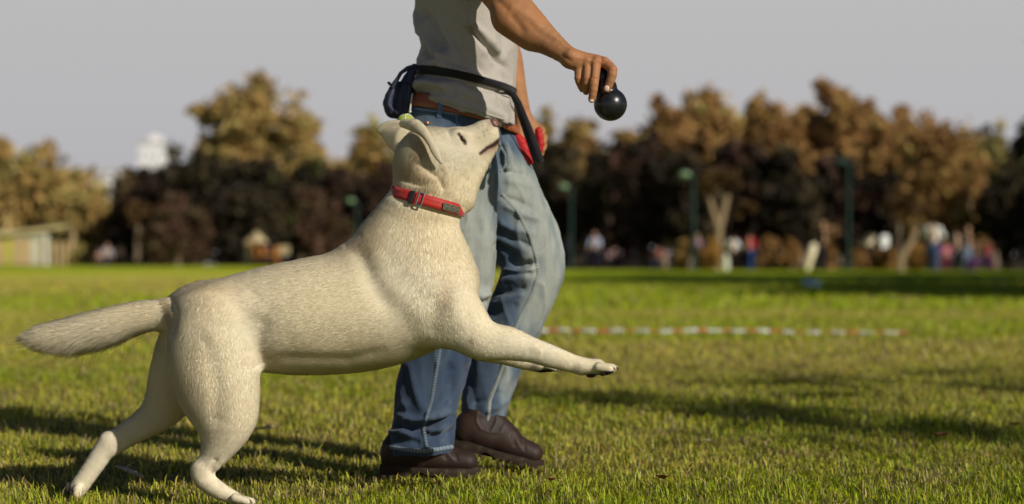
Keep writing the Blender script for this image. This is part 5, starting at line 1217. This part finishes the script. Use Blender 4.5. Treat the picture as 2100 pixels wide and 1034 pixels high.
# bags, dog and other pale things near them
def blob_thing(name, label, cat, pts, m, Y, h=.03, group=None):
    V, Q = sculpt(chain([(a, c, Y, r_) for a, c, r_ in pts], k=.05, sy=1.0), h); V[:, 2] = np.maximum(V[:, 2], 0); V += vnormals(V, Q) * (fbm(V, 5, 3) * .03)[:, None]; V[:, 2] = np.maximum(V[:, 2], 0)
    o = mesh_np(name, V, Q, m); tag(o, label, cat, group); return o
whitec = material('white_cloth', (.78, .78, .76), .8); creamc = material('cream_cloth', (.85, .74, .52), .8); palec = material('pale_fabric', (.62, .64, .52), .85)
blob_thing('bag', 'white sack on the grass in front of the seated group on the left', 'bag', [(205, 541, 6), (206, 534, 5)], whitec, 100)
blob_thing('bag', 'grey-white bundle lying at the edge of the left lawn', 'bag', [(424, 543, 4), (438, 541, 5)], whitec, 97)
blob_thing('bag', 'pale standing sack by the white-shirted person', 'bag', [(1489, 550, 7), (1488, 528, 6)], palec, 66.2)
blob_thing('sheet', 'cream cloth hanging beside the person in black', 'cloth', [(1656, 550, 6), (1662, 525, 8), (1668, 506, 8)], creamc, 66.8)
blob_thing('bag', 'peach-coloured round bag on the ground near the man\'s knee', 'bag', [(1202, 529, 7), (1202, 533, 7)], material('peach_cloth', (.66, .45, .36), .8), 78)
blob_thing('bag', 'tan bundle beside the round peach-coloured bag', 'bag', [(1236, 530, 7), (1243, 533, 6)], material('tan_cloth', (.42, .27, .17), .8), 78)
def board(label, x0, x1, y0, y1, Y, m):
    t = empty('sign_board', (0, 0, 0)); tag(t, label, 'sign', 'pale boards by the wood'); w_ = (x1 - x0) / F * Y; zt_ = CAMZ - (y0 - HOR) / F * Y; zb_ = CAMZ - (y1 - HOR) / F * Y
    b = MB(); b.box((0, 0, (zt_ + zb_) / 2), (w_, .05, zt_ - zb_), Matrix.Rotation(R(25), 3, 'Z'), .04); b.build('panel', m, t); b = MB(); b.tube([(0, .05, 0), (0, .05, zb_ + .05)], .03, 8); b.build('post', bark, t)
    t.location = (((x0 + x1) / 2 - 1050) / F * Y, Y, 0)
board('left and lower of the two cream boards under the golden trees', 1776, 1796, 480, 503, 69.2, creamc)
board('right and brighter of the two cream boards under the golden trees', 1806, 1824, 482, 510, 69.0, whitec)
board('small dim cream board left of the two bright ones', 1762, 1772, 490, 506, 69.6, palec)
# playground tower
pg = empty('playground_tower', (0, 0, 0)); Yp = 94; zp = lambda y_: CAMZ - (y_ - HOR) / F * Yp; xp = lambda x_: (x_ - 525 ) / F * Yp
tag(pg, 'orange and cream wooden climbing tower under the left wood', 'playground')
orng = material('orange_wood', (.48, .20, .05), .7); crm = material('cream_wood', (.46, .37, .21), .7)
for x_ in (506, 520, 536, 566):
    for y_ in (0, .9): b = MB(); b.box((xp(x_), y_, zp(495 if x_ < 530 else 505) / 2), (.11, .11, zp(495 if x_ < 530 else 505))); b.build('post', orng if x_ != 506 else crm, pg, False)
b = MB(); b.box((xp(551), .45, zp(522)), (48 / F * Yp, 1.0, .08)); b.build('deck', orng, pg, False)
for k_ in range(5): b = MB(); b.box((xp(508 + k_ * 3.1), -.08, zp(514)), (2.4 / F * Yp, .04, 44 / F * Yp)); b.build('board', crm if k_ < 3 else orng, pg, False)
b = MB(); b.tube([(xp(523), .45, zp(497)), (xp(523), .45, zp(474))], [.62, .03], 4); b.build('roof', crm, pg, False)
b = MB(); b.box((xp(584), -.05, zp(513)), (20 / F * Yp, .05, 18 / F * Yp)); b.build('panel', crm, pg, False)
pg.location = ((525 - 1050) / F * Yp, Yp, 0)
blob_thing('bag', 'pale round sack right of the climbing tower', 'bag', [(631, 507, 8), (632, 514, 8), (631, 530, 6)], material('dull_cream', (.45, .38, .26), .8), 92)

# ------------------------------------------------------------------ barrier tape on the lawn
tw = material('tape_white', (.58, .56, .52), .45, spec=.4); tr_ = material('tape_red', (.44, .11, .055), .45, spec=.4)
tape = empty('barrier_tape', (0, 0, 0)); tag(tape, 'red and white striped barrier tape stretched low across the lawn', 'tape')
rt = random.Random(12); Yp_ = 13.75
x_ = 1020.0; k = 0
def tape_pt(px): 
    X = (px - 1050) / F * Yp_; sag = .003 * math.sin(px * .045) + .002 * math.sin(px * .11 + 1); return X, Yp_ + .04 * math.sin(px * .013), max(.004, .018 + sag - max(0, px - 1500) * .00008)
while x_ < 1850:
    w_ = rt.uniform(24, 32) if k % 2 else rt.uniform(19, 29)
    n_ = 4; L1, R1 = [], []
    for i in range(n_ + 1):
        X, Yq, Z = tape_pt(x_ + w_ * i / n_); tl = .4 * math.sin((x_ + w_ * i / n_) * .02); L1.append((X, Yq - .012 * math.sin(tl), Z)); R1.append((X, Yq + .03 * math.sin(tl) + .012, Z + .026 * math.cos(tl)))
    thick_ribbon('tape_segment', L1, R1, .0016, tw if k % 2 else tr_, tape); x_ += w_; k += 1
# small things lying on the lawn
lf = material('dead_leaf', (.36, .13, .055), .8, noise=(60, (.22, .10, .05), .4, .7))
def fallen_leaf(label, px, py, s, m=lf, seed=0):
    X, Y, _ = ground_at(px, py); rg_ = random.Random(seed); n = 9; V = []; 
    for lay in (0, 1):
        for i in range(n):
            a = 2 * math.pi * i / n; r_ = s * (.6 + .4 * (i % 2)) * (1.35 if i == 0 else 1); V.append((X + r_ * math.cos(a), Y + r_ * .7 * math.sin(a), .022 + .35 * s * rg_.random() + lay * .0012))
        V.append((X, Y, .018 + lay * .0012))
    Fq = [(i, (i + 1) % n, n) for i in range(n)] + [(n + 1 + (i + 1) % n, n + 1 + i, 2 * n + 1) for i in range(n)]
    o = mesh_np('fallen_leaf', np.array(V), np.array(Fq), m, None, False); tag(o, label, 'leaf', 'dead leaves on the lawn')
fallen_leaf('small orange-brown dead leaf just right of the leading shoe, near the bottom edge', 1130, 1001, .014, seed=1)
fallen_leaf('orange-brown dead leaf at the bottom of the frame below the outstretched paw', 1360, 998, .022, seed=2)
fallen_leaf('reddish-brown dead leaf in the shaded grass towards the right', 1931, 907, .026, seed=3)
fallen_leaf('dead leaf closest to the right edge', 2082, 884, .026, seed=4)
fallen_leaf('pale dry leaf on the right of centre in the sunlit grass', 1452, 920, .016, material('pale_leaf', (.42, .36, .26), .8), 5)
stick = material('pale_stick', (.46, .36, .25), .7, noise=(80, (.3, .2, .12), .4, .7))
def twig(label, pts, r_):
    b = MB(); P3 = []
    for px, py in pts: X, Y, _ = ground_at(px, py); P3.append((X, Y, .030))
    b.tube(P3, [r_ * .6, r_, r_, r_ * .7][:len(P3)], 8); b.tube([P3[1], (P3[1][0] + .02, P3[1][1] + .02, .045)], [r_ * .5, r_ * .25], 6); o = b.build('twig', stick); tag(o, label, 'twig', 'pale twigs on the lawn')
twig('pale tan twig on the grass between the hind paws', [(238, 980), (255, 985), (272, 992), (292, 1002)], .006)
twig('faint pale twig behind the near hind leg', [(520, 898), (540, 897), (560, 894)], .005)
bl_ = material('blue_plastic', (.10, .20, .34), .4)
X, Y, _ = ground_at(1666, 590); b = MB(); b.box((X, Y, .07), (.26, .2, .12), None, .03); b.ball((X - .1, Y, .1), .07, 2, (1.4, 1, .7)); o = b.build('plastic_bag', bl_); tag(o, 'blue plastic bag lying in the shaded strip of lawn', 'bag')
